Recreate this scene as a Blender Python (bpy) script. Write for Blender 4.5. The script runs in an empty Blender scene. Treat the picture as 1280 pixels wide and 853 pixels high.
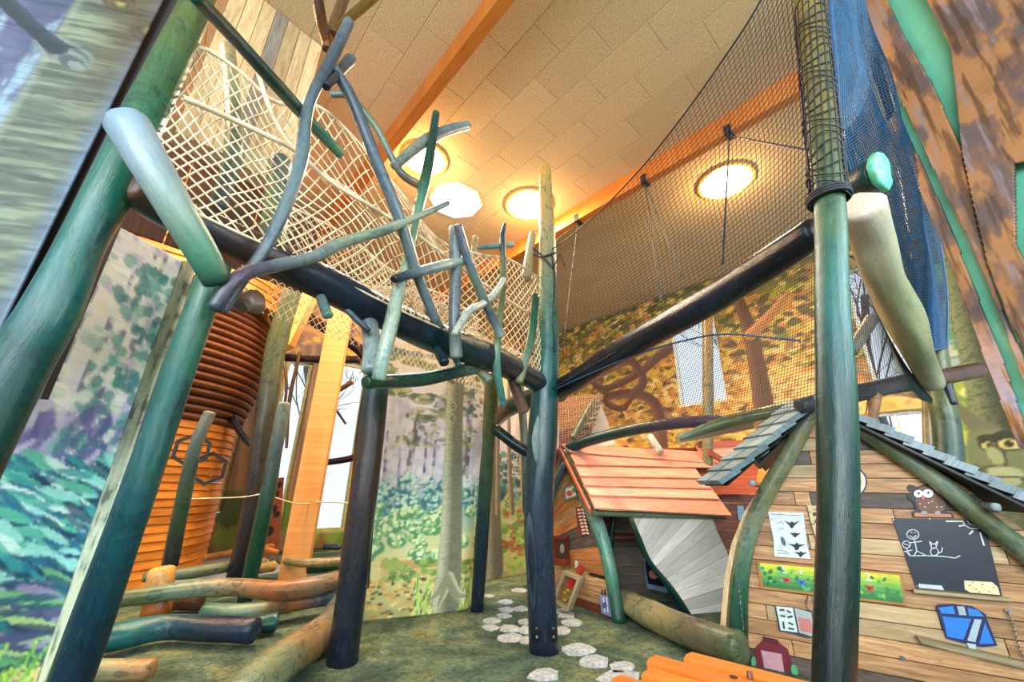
import bpy, math, random
import numpy as np
from mathutils import Vector, Matrix, noise as mnoise
random.seed(7); rng = np.random.default_rng(7)
sc = bpy.context.scene
COL = sc.collection

# ------------------------------------------------------------------ camera, light, exposure
F, PITCH, ROLL, CH = 500.0, .3508, .02, 1.4
cam_d = bpy.data.cameras.new('camera'); cam = bpy.data.objects.new('camera', cam_d); COL.objects.link(cam)
cam_d.sensor_width = 36; cam_d.lens = F / 1280 * 36; cam_d.clip_start = .05; cam_d.clip_end = 200
cam.location = (0, 0, CH)
cam.matrix_world = Matrix.Translation((0, 0, CH)) @ Matrix.Rotation(math.pi / 2 + PITCH, 4, 'X') @ Matrix.Rotation(ROLL, 4, 'Z')
sc.camera = cam
sc.view_settings.view_transform = 'Standard'; sc.view_settings.look = 'None'
sc.view_settings.gamma = 1; sc.view_settings.use_curve_mapping = False
sc.view_settings.exposure = 0.38

world = bpy.data.worlds.new('world'); sc.world = world; world.use_nodes = True
wn = world.node_tree; bg = wn.nodes['Background']
bg.inputs[0].default_value = (.80, .90, 1.0, 1); bg.inputs[1].default_value = 1.0

def light(name, kind, loc, energy, color, size=1, target=None, sy=None):
    d = bpy.data.lights.new(name, kind); d.energy = energy; d.color = color
    o = bpy.data.objects.new(name, d); COL.objects.link(o); o.location = loc
    if kind == 'AREA':
        d.size = size
        if sy: d.shape = 'RECTANGLE'; d.size_y = sy
    if kind in ('POINT', 'SPOT'): d.shadow_soft_size = size
    if target is not None:
        o.rotation_euler = (Vector(target) - Vector(loc)).to_track_quat('-Z', 'Y').to_euler()
    return o
# daylight from the tall windows of the hall behind and beside the visitor
light('daylight_rear', 'AREA', (-1.5, -6, 4.2), 1050, (.84, .94, 1), 6, (0, 5, 1.5), 4)
light('daylight_side', 'AREA', (7.5, -3.0, 4.5), 650, (.86, .95, 1), 4, (1.5, 5, 1.2), 4)

# ------------------------------------------------------------------ picture rays
def ray(x, y):
    X, Y = x - 640, y - 426.5
    c, s = math.cos(-ROLL), math.sin(-ROLL); X, Y = c * X - s * Y, s * X + c * Y
    cp, sp = math.cos(PITCH), math.sin(PITCH)
    return Vector((X, F * cp + Y * sp, -Y * cp + F * sp))
O = Vector((0, 0, CH))
def P(x, y, Y): r = ray(x, y); return O + r * (Y / r.y)
def PZ(x, y, z): r = ray(x, y); return O + r * ((z - CH) / r.z)
def tpar(p): return (p - O).y                      # depth
def scale_at(p, x, y): r = ray(x, y); return (p - O).length / r.length   # metres per picture unit
class Plane:
    """vertical plane through plan point a towards plan point b"""
    def __init__(s, a, b):
        s.a = Vector((a[0], a[1], 0)); d = Vector((b[0] - a[0], b[1] - a[1], 0)); s.L = d.length; s.d = d.normalized()
        s.n = Vector((s.d.y, -s.d.x, 0))
        if s.n.dot(O - s.a) < 0: s.n = -s.n        # n points to the viewer
    def hit(s, x, y, off=0):
        r = ray(x, y); t = (s.a + s.n * off - O).dot(s.n) / r.dot(s.n); return O + r * t
    def sz(s, x, y, off=0):
        p = s.hit(x, y, off); return ((p - s.a).dot(s.d), p.z)
    def at(s, u, z, off=0): return s.a + s.d * u + Vector((0, 0, z)) + s.n * off

# ------------------------------------------------------------------ objects
ORG = {}
def lin(c):
    return tuple(((v / 255) / 12.92 if v / 255 <= .04045 else ((v / 255 + .055) / 1.055) ** 2.4) for v in c[:3])
def meta(o, label=None, cat=None, group=None, kind=None):
    if label: o['label'] = label
    if cat: o['category'] = cat
    if group: o['group'] = group
    if kind: o['kind'] = kind
    return o
def empty(name, loc, label, cat, group=None):
    o = bpy.data.objects.new(name, None); COL.objects.link(o); o.location = loc; o.empty_display_size = .1
    ORG[o.name] = Vector(loc); return meta(o, label, cat, group)
def mk(name, V, Fc, mat, parent=None, label=None, cat=None, group=None, kind=None, smooth=False, uv=None, col=None):
    V = np.asarray(V, dtype=np.float64).reshape(-1, 3)
    org = Vector((float(V[:, 0].mean()), float(V[:, 1].mean()), float(V[:, 2].min())))
    me = bpy.data.meshes.new(name)
    W = V - np.array(org)
    if isinstance(Fc, np.ndarray):
        n, k = Fc.shape
        me.vertices.add(len(W)); me.vertices.foreach_set('co', W.ravel())
        me.loops.add(n * k); me.loops.foreach_set('vertex_index', Fc.ravel().astype(np.int32))
        me.polygons.add(n); me.polygons.foreach_set('loop_start', (np.arange(n) * k).astype(np.int32))
        me.update(calc_edges=True)
    else:
        me.from_pydata(W.tolist(), [], [list(f) for f in Fc])
    if smooth: me.polygons.foreach_set('use_smooth', [True] * len(me.polygons))
    li = None
    if uv is not None or col is not None:
        li = np.empty(len(me.loops), dtype=np.int32); me.loops.foreach_get('vertex_index', li)
    if uv is not None:
        l = me.uv_layers.new(name='UVMap'); l.data.foreach_set('uv', np.asarray(uv, dtype=np.float32)[li].ravel())
    if col is not None:
        a = me.color_attributes.new('Col', 'FLOAT_COLOR', 'POINT')
        c = np.ones((len(V), 4), dtype=np.float32); c[:, :3] = col; a.data.foreach_set('color', c.ravel())
    me.materials.append(mat)
    o = bpy.data.objects.new(name, me); COL.objects.link(o)
    if parent is not None:
        o.parent = parent; o.location = org - ORG[parent.name]
    else: o.location = org
    ORG[o.name] = org
    return meta(o, label, cat, group, kind)

# ------------------------------------------------------------------ materials
def newmat(name):
    m = bpy.data.materials.new(name); m.use_nodes = True; nt = m.node_tree
    return m, nt, nt.nodes['Principled BSDF']
def N(nt, t, **k):
    n = nt.nodes.new(t)
    for a, b in k.items(): setattr(n, a, b)
    return n
def ramp(nt, fac, stops):
    r = N(nt, 'ShaderNodeValToRGB'); e = r.color_ramp.elements
    while len(e) < len(stops): e.new(.5)
    for i, (p, c) in enumerate(stops): e[i].position = p; e[i].color = (*lin(c), 1)
    nt.links.new(fac, r.inputs[0]); return r.outputs[0]
def coords(nt, kind, scale, rot=(0, 0, 0)):
    tc = N(nt, 'ShaderNodeTexCoord'); mp = N(nt, 'ShaderNodeMapping'); mp.inputs['Scale'].default_value = scale
    mp.inputs['Rotation'].default_value = rot
    nt.links.new(tc.outputs[kind], mp.inputs[0]); return mp.outputs[0]
def noise(nt, vec, scale, detail=4, rough=.6, dist=0):
    n = N(nt, 'ShaderNodeTexNoise'); n.inputs['Scale'].default_value = scale; n.inputs['Detail'].default_value = detail
    n.inputs['Roughness'].default_value = rough; n.inputs['Distortion'].default_value = dist
    nt.links.new(vec, n.inputs['Vector']); return n.outputs['Fac']
def mix(nt, a, b, fac, mode='MIX'):
    m = N(nt, 'ShaderNodeMix', data_type='RGBA', blend_type=mode)
    for s, v in ((m.inputs[0], fac), (m.inputs[6], a), (m.inputs[7], b)):
        if isinstance(v, bpy.types.NodeSocket): nt.links.new(v, s)
        else: s.default_value = v if not isinstance(v, tuple) or len(v) == 4 else (*v, 1)
    return m.outputs[2]
def bump(nt, b, h, s, d=.01):
    n = N(nt, 'ShaderNodeBump'); n.inputs['Strength'].default_value = s; n.inputs['Distance'].default_value = d
    nt.links.new(h, n.inputs['Height']); nt.links.new(n.outputs[0], b.inputs['Normal'])
def flat(name, c, rough=.6, metal=0, var=.12, scale=12):
    m, nt, b = newmat(name); v = coords(nt, 'Object', (1, 1, 1)); n = noise(nt, v, scale)
    c2 = tuple(max(0, x * (1 - var * 1.6)) for x in c); c3 = tuple(min(255, x * (1 + var)) for x in c)
    nt.links.new(ramp(nt, n, [(.3, c2), (.7, c3)]), b.inputs['Base Color'])
    b.inputs['Roughness'].default_value = rough; b.inputs['Metallic'].default_value = metal
    bump(nt, b, n, .15, .004); return m
def log_mat(name='painted_log', k=.8):
    m, nt, b = newmat(name)
    at = N(nt, 'ShaderNodeAttribute', attribute_name='Col')
    st = noise(nt, coords(nt, 'UV', (16, 1.3, 1)), 3.0, 8, .75, .8)
    mt = noise(nt, coords(nt, 'UV', (2.5, 1.6, 1)), 3.2, 5, .7, 1.5)
    sp = noise(nt, coords(nt, 'UV', (12, 2.0, 1)), 5, 6, .8, .4)
    cr = noise(nt, coords(nt, 'UV', (30, 1.0, 1)), 3, 3, .6, 1.0)
    c = mix(nt, at.outputs['Color'], ramp(nt, mt, [(.34, (110, 128, 150)), (.46, (215, 232, 240)), (.54, (250, 255, 250)), (.66, (240, 215, 160))]), .9 * k, 'MULTIPLY')
    c = mix(nt, c, ramp(nt, st, [(.28, (130, 130, 140)), (.42, (220, 220, 220)), (.6, (255, 255, 255))]), .8 * k, 'MULTIPLY')
    c = mix(nt, c, mix(nt, at.outputs['Color'], (*lin((176, 184, 140)), 1), .45), ramp(nt, sp, [(.60, (0, 0, 0)), (.70, (130, 130, 130))]))
    hs = N(nt, 'ShaderNodeHueSaturation'); hs.inputs['Saturation'].default_value = 1.08; hs.inputs['Value'].default_value = .95; nt.links.new(c, hs.inputs['Color']); c = hs.outputs[0]
    c = mix(nt, c, (*lin((24, 24, 26)), 1), ramp(nt, cr, [(.26, (190, 190, 190)), (.34, (0, 0, 0))]))
    nt.links.new(c, b.inputs['Base Color'])
    nt.links.new(ramp(nt, sp, [(.35, (100, 100, 100)), (.65, (150, 150, 150))]), b.inputs['Roughness'])
    b.inputs['Specular IOR Level'].default_value = .35; b.inputs['Coat Weight'].default_value = .04; b.inputs['Coat Roughness'].default_value = .35
    bump(nt, b, st, .32, .01); return m
def wood(name, a, bcol, rough=.5, scl=(1.2, 14, 14), knots=True, spec=.4):
    """grain runs along the UV's u axis; every piece shifts the pattern by its own random number"""
    m, nt, b = newmat(name)
    tc = N(nt, 'ShaderNodeTexCoord'); oi = N(nt, 'ShaderNodeObjectInfo')
    ad = N(nt, 'ShaderNodeVectorMath', operation='ADD'); mu = N(nt, 'ShaderNodeVectorMath', operation='SCALE')
    cx = N(nt, 'ShaderNodeCombineXYZ')
    nt.links.new(oi.outputs['Random'], cx.inputs[0]); nt.links.new(oi.outputs['Random'], cx.inputs[1])
    nt.links.new(cx.outputs[0], mu.inputs[0]); mu.inputs['Scale'].default_value = 37
    nt.links.new(tc.outputs['UV'], ad.inputs[0]); nt.links.new(mu.outputs[0], ad.inputs[1])
    mp = N(nt, 'ShaderNodeMapping'); mp.inputs['Scale'].default_value = scl; nt.links.new(ad.outputs[0], mp.inputs[0])
    g = noise(nt, mp.outputs[0], 2.2, 6, .7, .8)
    mid = tuple((p + q) / 2 for p, q in zip(a, bcol))
    c = ramp(nt, g, [(.28, a), (.5, mid), (.72, bcol)])
    hv = N(nt, 'ShaderNodeHueSaturation'); mr = N(nt, 'ShaderNodeMapRange'); nt.links.new(oi.outputs['Random'], mr.inputs[0])
    mr.inputs[3].default_value = .72; mr.inputs[4].default_value = 1.22
    nt.links.new(mr.outputs[0], hv.inputs['Value']); nt.links.new(c, hv.inputs['Color']); c = hv.outputs[0]
    if knots:
        mp2 = N(nt, 'ShaderNodeMapping'); mp2.inputs['Scale'].default_value = (3, 7, 7); nt.links.new(ad.outputs[0], mp2.inputs[0])
        k = noise(nt, mp2.outputs[0], 2.0, 2, .5)
        c = mix(nt, c, tuple(v * .35 for v in lin(a)), ramp(nt, k, [(.68, (0, 0, 0)), (.76, (190, 190, 190))]))
    nt.links.new(c, b.inputs['Base Color']); b.inputs['Roughness'].default_value = rough
    b.inputs['Specular IOR Level'].default_value = spec
    bump(nt, b, g, .35, .004); return m
def paint_mat(name, rough=.55, streak=.25, scl=(2, 14, 1)):
    m, nt, b = newmat(name); at = N(nt, 'ShaderNodeAttribute', attribute_name='Col')
    s = noise(nt, coords(nt, 'UV', scl), 3, 5, .6, 1.0)
    c = mix(nt, at.outputs['Color'], ramp(nt, s, [(.3, (150, 155, 165)), (.5, (235, 235, 235)), (.7, (255, 255, 250))]), streak * 2, 'MULTIPLY')
    nt.links.new(c, b.inputs['Base Color']); b.inputs['Roughness'].default_value = rough; return m
def emis(name, c, s):
    m, nt, b = newmat(name); b.inputs['Base Color'].default_value = (*lin(c), 1)
    b.inputs['Emission Color'].default_value = (*lin(c), 1); b.inputs['Emission Strength'].default_value = s; return m

M = {}
M['log'] = log_mat(); M['bleached'] = log_mat('bleached_wood', .3)
M['end'] = wood('cut_wood_end', (120, 140, 125), (190, 205, 185), .6, (8, 8, 8), False)
M['plank'] = wood('reclaimed_plank', (128, 88, 54), (226, 178, 126), .5)
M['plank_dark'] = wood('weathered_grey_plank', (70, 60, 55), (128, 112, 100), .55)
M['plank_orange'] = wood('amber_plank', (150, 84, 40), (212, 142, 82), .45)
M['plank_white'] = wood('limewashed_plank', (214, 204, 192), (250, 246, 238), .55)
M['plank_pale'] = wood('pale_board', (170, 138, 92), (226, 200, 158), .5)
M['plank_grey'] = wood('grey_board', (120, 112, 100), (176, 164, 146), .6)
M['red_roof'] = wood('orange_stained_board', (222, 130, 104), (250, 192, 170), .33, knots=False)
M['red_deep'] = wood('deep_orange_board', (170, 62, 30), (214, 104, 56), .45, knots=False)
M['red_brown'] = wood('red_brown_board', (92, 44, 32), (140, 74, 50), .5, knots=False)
M['deep_brown'] = wood('deep_brown_board', (40, 20, 14), (84, 46, 28), .6, knots=False)
M['shingle'] = wood('slate_blue_shingle', (96, 116, 126), (150, 170, 178), .42, knots=False)
M['glulam'] = wood('laminated_spruce', (196, 106, 34), (228, 140, 56), .45, (1, 10, 10), False)
M['column'] = wood('pale_spruce', (226, 150, 78), (250, 190, 120), .5, (1, 10, 10), True)
M['hive'] = wood('honey_board', (160, 86, 26), (220, 142, 52), .42, (1, 6, 6), False)
M['coil'] = wood('brown_coil', (80, 42, 20), (128, 72, 34), .6, (14, 3, 3), False)
M['table'] = wood('orange_table_board', (214, 108, 30), (244, 146, 60), .35, (1, 9, 9), False)
M['shelf'] = wood('olive_board', (128, 116, 84), (182, 168, 130), .55)
M['black'] = flat('black_metal', (24, 22, 24), .5)
M['steel'] = flat('steel', (170, 172, 176), .3, 1)
M['rope_black'] = flat('black_cord', (22, 26, 36), .6)
M['rope_blue'] = flat('dark_blue_cord', (34, 82, 124), .35)
M['cream'] = flat('cream_cord', (226, 206, 172), .75)
M['white'] = flat('white_frame', (225, 228, 222), .5)
M['olive'] = flat('olive_frame', (176, 168, 96), .5)
M['mint'] = flat('mint_paint', (112, 200, 168), .5, var=.05, scale=3)
M['lime'] = flat('lime_paint', (120, 160, 50), .5, var=.08)
M['wallpaint'] = flat('warm_plaster', (190, 160, 110), .8)
M['paint'] = paint_mat('painted_canvas', .55, .12)
M['bark_print'] = paint_mat('painted_bark', .5, .4, (1.0, 9, 1))
M['white_lamp'] = emis('skylight_dome', (255, 252, 244), 6)
M['warm_rim'] = flat('amber_rim', (236, 180, 90), .4)
def tile_mat():
    m, nt, b = newmat('woodwool_tile'); v = coords(nt, 'Object', (1, 1, 1))
    n = noise(nt, v, 42, 6, .75); n2 = noise(nt, v, 4, 2)
    c = ramp(nt, n, [(.34, (176, 150, 112)), (.5, (206, 180, 140)), (.66, (222, 198, 158))])
    oi = N(nt, 'ShaderNodeObjectInfo'); mr = N(nt, 'ShaderNodeMapRange'); nt.links.new(oi.outputs['Random'], mr.inputs[0])
    mr.inputs[3].default_value = .93; mr.inputs[4].default_value = 1.05
    hv = N(nt, 'ShaderNodeHueSaturation'); nt.links.new(mr.outputs[0], hv.inputs['Value']); nt.links.new(c, hv.inputs['Color'])
    nt.links.new(hv.outputs[0], b.inputs['Base Color']); b.inputs['Roughness'].default_value = .95
    bump(nt, b, n, .5, .01); return m
M['tile'] = tile_mat()
def floor_mat():
    m, nt, b = newmat('moss_carpet'); v = coords(nt, 'Object', (1, 1, 1))
    n = noise(nt, v, 1.6, 5, .7, 1.0); n2 = noise(nt, v, 26, 7, .85); n3 = noise(nt, v, .9, 4, .6, 1.5)
    c = ramp(nt, n, [(.3, (50, 78, 66)), (.46, (92, 120, 100)), (.58, (134, 152, 116)), (.7, (168, 164, 100))])
    c = mix(nt, c, ramp(nt, n3, [(.4, (150, 170, 160)), (.55, (255, 255, 255)), (.7, (240, 205, 150))]), .8, 'MULTIPLY')
    c = mix(nt, c, ramp(nt, n2, [(.36, (96, 108, 104)), (.56, (255, 255, 255))]), .95, 'MULTIPLY')
    nt.links.new(c, b.inputs['Base Color']); b.inputs['Roughness'].default_value = .95
    bump(nt, b, n2, 1, .03); return m
M['moss'] = floor_mat()
M['bluefloor'] = flat('grey_blue_carpet', (150, 160, 176), .9, var=.1, scale=3)
M['stone'] = flat('pale_stone_print', (156, 166, 174), .9, var=.16, scale=22)
def glass_mat():
    m = bpy.data.materials.new('window_glass'); m.use_nodes = True; nt = m.node_tree; nt.nodes.clear()
    o = N(nt, 'ShaderNodeOutputMaterial'); t = N(nt, 'ShaderNodeBsdfTransparent'); g = N(nt, 'ShaderNodeBsdfGlossy'); g.inputs['Roughness'].default_value = .02
    fr = N(nt, 'ShaderNodeFresnel'); mx = N(nt, 'ShaderNodeMixShader')
    nt.links.new(fr.outputs[0], mx.inputs[0]); nt.links.new(t.outputs[0], mx.inputs[1]); nt.links.new(g.outputs[0], mx.inputs[2]); nt.links.new(mx.outputs[0], o.inputs[0]); return m
M['glass'] = glass_mat()

# ------------------------------------------------------------------ shape helpers
def box_pts(c8): return c8, [(0,1,2,3),(7,6,5,4),(0,4,5,1),(1,5,6,2),(2,6,7,3),(3,7,4,0)]
def board(name, a, b, across, thick, mat, parent=None, w=.1, taper=1, **k):
    """a board from a to b; across = unit vector of its width, thick = unit*thickness vector"""
    a, b, across, thick = Vector(a), Vector(b), Vector(across).normalized(), Vector(thick)
    w2 = w * taper
    q = [a - across*w/2, b - across*w2/2, b + across*w2/2, a + across*w/2]
    return prism(name, q, thick, mat, parent, grain=(b - a), **k)
def prism(name, poly, thick, mat, parent=None, grain=None, bev=0, **k):
    """flat polygon (3D points) extruded by vector thick"""
    poly = [Vector(p) for p in poly]; thick = Vector(thick); n = len(poly)
    nr = Vector((0, 0, 0))
    for i in range(n): nr += poly[i].cross(poly[(i + 1) % n])
    if nr.dot(thick) > 0: poly = poly[::-1]
    V = poly + [p + thick for p in poly]
    Fc = [tuple(range(n)), tuple(range(2 * n - 1, n - 1, -1))] + [(i, i + n, (i + 1) % n + n, (i + 1) % n) for i in range(n)]
    Fc[0] = tuple(range(n))
    g = Vector(grain).normalized() if grain is not None else (poly[1] - poly[0]).normalized()
    t = thick.normalized().cross(g); t = t.normalized() if t.length > 0 else Vector((0, 0, 1))
    uv = [(v.dot(g), v.dot(t)) for v in V]
    return mk(name, [tuple(v) for v in V], Fc, mat, parent, uv=uv, **k)
def catmull(pts, n):
    """pts: list of np arrays (any dimension)"""
    p = [np.asarray(q, float) for q in pts]
    if len(p) == 2: return [p[0] * (1 - t) + p[1] * t for t in np.linspace(0, 1, n)]
    p = [2 * p[0] - p[1]] + p + [2 * p[-1] - p[-2]]
    out = []; seg = len(p) - 3
    for i in range(n):
        u = i / (n - 1) * seg; k = min(int(u), seg - 1); t = u - k
        a, b, c, d = p[k], p[k + 1], p[k + 2], p[k + 3]
        out.append(.5 * ((2 * b) + (-a + c) * t + (2*a - 5*b + 4*c - d) * t*t + (-a + 3*b - 3*c + d) * t**3))
    return out
def tube(path, seg=14, n=None, bumpy=.06, cap=True, domed=.35, seed=0):
    """path rows: x y z r cr cg cb -> V, F, uv, col"""
    path = [np.asarray(q, float) for q in path]
    L = sum(np.linalg.norm(path[i+1][:3] - path[i][:3]) for i in range(len(path) - 1))
    if n is None: n = max(4, min(60, int(L / max(.02, path[0][3] * .6)) + 3))
    C = np.array(catmull(path, n)); X = C[:, :3]; R = np.clip(C[:, 3], .002, None); K = np.clip(C[:, 4:7], 0, 1)
    T = np.gradient(X, axis=0); T /= np.linalg.norm(T, axis=1)[:, None] + 1e-9
    up = np.array([0, 0, 1.]) if abs(T[0][2]) < .8 else np.array([0, 1., 0])
    V = []; UV = []; CC = []; s = 0
    a0 = np.cross(T[0], up); a0 /= np.linalg.norm(a0)
    rings = []
    if cap and domed: rings += [(0, -domed * .9, .55), (0, -domed * .45, .88)]
    rings += [(i, 0, 1) for i in range(n)]
    if cap and domed: rings += [(n - 1, domed * .45, .88), (n - 1, domed * .9, .55)]
    A = a0; prev = 0; sl = np.concatenate([[0], np.cumsum(np.linalg.norm(np.diff(X, axis=0), axis=1))])
    As = []
    for i in range(n):
        A = A - T[i] * A.dot(T[i]); A = A / np.linalg.norm(A); As.append(A)
    for (i, e, k) in rings:
        A = As[i]; B = np.cross(T[i], A)
        for j in range(seg):
            th = 2 * math.pi * j / seg; dr = math.cos(th) * A + math.sin(th) * B
            b = 1 + bumpy * 2 * mnoise.noise(Vector((dr[0] * 1.3 + seed * 3.1, dr[1] * 1.3 + sl[i] * 2.2, dr[2] * 1.3 + seed)))
            V.append(X[i] + T[i] * e * R[i] + dr * R[i] * k * b)
            UV.append((abs(th / math.pi - 1) * math.pi * R[i], sl[i] + e * R[i])); CC.append(K[i])
    m = len(rings); Fc = []
    for i in range(m - 1):
        for j in range(seg):
            a, b = i * seg + j, i * seg + (j + 1) % seg
            Fc.append((a, b, b + seg, a + seg))
    if cap:
        Fc.append(tuple(range(seg))[::-1]); Fc.append(tuple(range((m - 1) * seg, m * seg)))
    return V, Fc, UV, CC
SEED = [0]
def as_rows(pts, cols):
    n = len(pts); rows = []
    ip = []
    for q in pts:
        v = q[0] - O; d = v.y * math.cos(PITCH) + v.z * math.sin(PITCH)
        ip.append((v.x / max(d, .05), (v.z * math.cos(PITCH) - v.y * math.sin(PITCH)) / max(d, .05)))
    for i, q in enumerate(pts):
        p, r = q[0], q[1]
        if len(q) == 3:      # width measured in the picture: allow for the wide-angle stretch
            a, b = ip[max(0, i - 1)], ip[min(n - 1, i + 1)]; tx, ty = b[0] - a[0], b[1] - a[1]; L = math.hypot(tx, ty) or 1
            nr = (ip[i][0] * -ty / L + ip[i][1] * tx / L); r = r / math.sqrt(1 + nr * nr)
        t = i / (n - 1) * (len(cols) - 1); k = min(int(t), len(cols) - 2) if len(cols) > 1 else 0
        c = np.array(lin(cols[k])) if len(cols) == 1 else np.array(lin(cols[k])) * (1 - (t - k)) + np.array(lin(cols[k + 1])) * (t - k)
        rows.append(np.array([*p, r, *c]))
    return rows
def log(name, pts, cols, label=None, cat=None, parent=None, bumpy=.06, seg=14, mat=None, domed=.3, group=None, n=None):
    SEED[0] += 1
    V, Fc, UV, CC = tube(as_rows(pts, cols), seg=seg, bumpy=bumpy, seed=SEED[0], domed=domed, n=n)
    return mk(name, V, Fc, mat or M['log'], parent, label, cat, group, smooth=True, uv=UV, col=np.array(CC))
def px(x, y, Y, w): p = P(x, y, Y); return (p, w / 2 * scale_at(p, x, y), 1)
def pz(x, y, z, w): p = PZ(x, y, z); return (p, w / 2 * scale_at(p, x, y), 1)
def pp(pl, x, y, w, off=0): p = pl.hit(x, y, off); return (p, w / 2 * scale_at(p, x, y), 1)
def cord_np(pts, r, sides=3):
    X = np.asarray(pts, float); n = len(X)
    T = np.gradient(X, axis=0); T /= np.linalg.norm(T, axis=1)[:, None] + 1e-9
    up = np.where(np.abs(T[:, 2:3]) > .8, np.array([[1., 0, 0]]), np.array([[0, 0, 1.]]))
    A = np.cross(T, up); A /= np.linalg.norm(A, axis=1)[:, None] + 1e-9; B = np.cross(T, A)
    th = np.arange(sides) * 2 * math.pi / sides
    V = X[:, None, :] + r * (np.cos(th)[None, :, None] * A[:, None, :] + np.sin(th)[None, :, None] * B[:, None, :])
    i = np.arange(n - 1)[:, None] * sides; j = np.arange(sides)[None, :]; j2 = (j + 1) % sides
    Fq = np.stack([i + j, i + j2, i + sides + j2, i + sides + j], -1).reshape(-1, 4)
    return V.reshape(-1, 3), Fq
def cords(name, lines, r, mat, parent=None, sides=3, **k):
    VV = []; FF = []; o = 0
    for l in lines:
        if len(l) < 2: continue
        v, f = cord_np(l, r, sides); VV.append(v); FF.append(f + o); o += len(v)
    return mk(name, np.concatenate(VV), np.concatenate(FF), mat, parent, **k)
def curve_pts(pts, n): return np.array(catmull([np.array(p) for p in pts], n))
def coons(bot, top, left, right, nu, nv, sag=0, wob=0, seed=0, pw=1):
    """bot,top run along u; left,right along v"""
    l = curve_pts(left, nv); r = curve_pts(right, nv)
    uw = 1 - (1 - np.linspace(0, 1, nu)) ** pw; g4 = np.linspace(0, 1, 400)
    b, t = [np.stack([np.interp(uw, g4, curve_pts(q, 400)[:, k]) for k in range(3)], -1) for q in (bot, top)]
    u = uw[None, :, None]; v = np.linspace(0, 1, nv)[:, None, None]
    S = (1 - v) * b[None] + v * t[None] + (1 - u) * l[:, None] + u * r[:, None] - ((1-u)*(1-v)*b[0] + u*(1-v)*b[-1] + (1-u)*v*t[0] + u*v*t[-1])
    if wob:
        uu = u[..., 0]; vv = v[..., 0]
        for q in range(3):
            ph = 1.7 * q + seed; S = S + wob * (np.sin(7 * uu * (q + 1) + ph) * np.sin(5 * vv * (q + 1) + ph * 2) * np.sin(math.pi * uu) ** .5 * np.sin(math.pi * vv) ** .5)[..., None] * np.array([.6, -.6, .35]) / (q + 1)
    return S
def net_square(S, du, dv):
    nv, nu, _ = S.shape
    L = [S[:, i] for i in range(0, nu, du)] + [S[j, :] for j in range(0, nv, dv)]
    return L
def net_diamond(S, step):
    nv, nu, _ = S.shape; L = []
    jj = np.arange(0, nv, step)
    for k, j in enumerate(jj[:-1]):
        pass
    # diagonal strands
    for s0 in range(-nv, nu, step * 2):
        a = [S[j, s0 + j] for j in range(nv) if 0 <= s0 + j < nu]; L.append(np.array(a)) if len(a) > 1 else None
        b = [S[j, nu - 1 - (s0 + j)] for j in range(nv) if 0 <= s0 + j < nu]; L.append(np.array(b)) if len(b) > 1 else None
    return L
def clip_half(poly, p, n):
    out = []
    for i in range(len(poly)):
        a, b = poly[i], poly[(i + 1) % len(poly)]
        da = (a[0]-p[0])*n[0] + (a[1]-p[1])*n[1]; db = (b[0]-p[0])*n[0] + (b[1]-p[1])*n[1]
        if da >= 0: out.append(a)
        if da * db < 0:
            t = da / (da - db); out.append((a[0] + (b[0]-a[0])*t, a[1] + (b[1]-a[1])*t))
    return out
def area(p): return abs(sum(p[i][0]*p[(i+1)%len(p)][1] - p[(i+1)%len(p)][0]*p[i][1] for i in range(len(p)))) / 2
def plate(name, pl, pts, off, th, mat, parent=None, grain=None, pic=True, **k):
    """a flat plate on vertical plane pl; pts picture points (pic) or (s,z)"""
    q = [pl.sz(x, y, off) for x, y in pts] if pic else pts
    return prism(name, [pl.at(u, z, off) for u, z in q], pl.n * th, mat, parent, grain=grain, **k)

# ------------------------------------------------------------------ painting murals by colour per grid point
def hsh(ix, iy, s):
    n = (ix * 374761393 + iy * 668265263 + s * 974634777) & 0xffffffff
    n = ((n ^ (n >> 13)) * 1274126177) & 0xffffffff
    return ((n ^ (n >> 16)) & 0xffff) / 65535.0
def vnoise(x, y, s=0):
    ix = np.floor(x).astype(np.int64); iy = np.floor(y).astype(np.int64); fx = x - ix; fy = y - iy
    fx = fx*fx*(3-2*fx); fy = fy*fy*(3-2*fy)
    return (hsh(ix,iy,s)*(1-fx)+hsh(ix+1,iy,s)*fx)*(1-fy) + (hsh(ix,iy+1,s)*(1-fx)+hsh(ix+1,iy+1,s)*fx)*fy
def fbm(x, y, s=0, o=4):
    r = 0; a = .5; t = 0
    for i in range(o): r = r + a * vnoise(x, y, s + i); t += a; x = x*2.03; y = y*2.03; a *= .55
    return r / t
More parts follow.
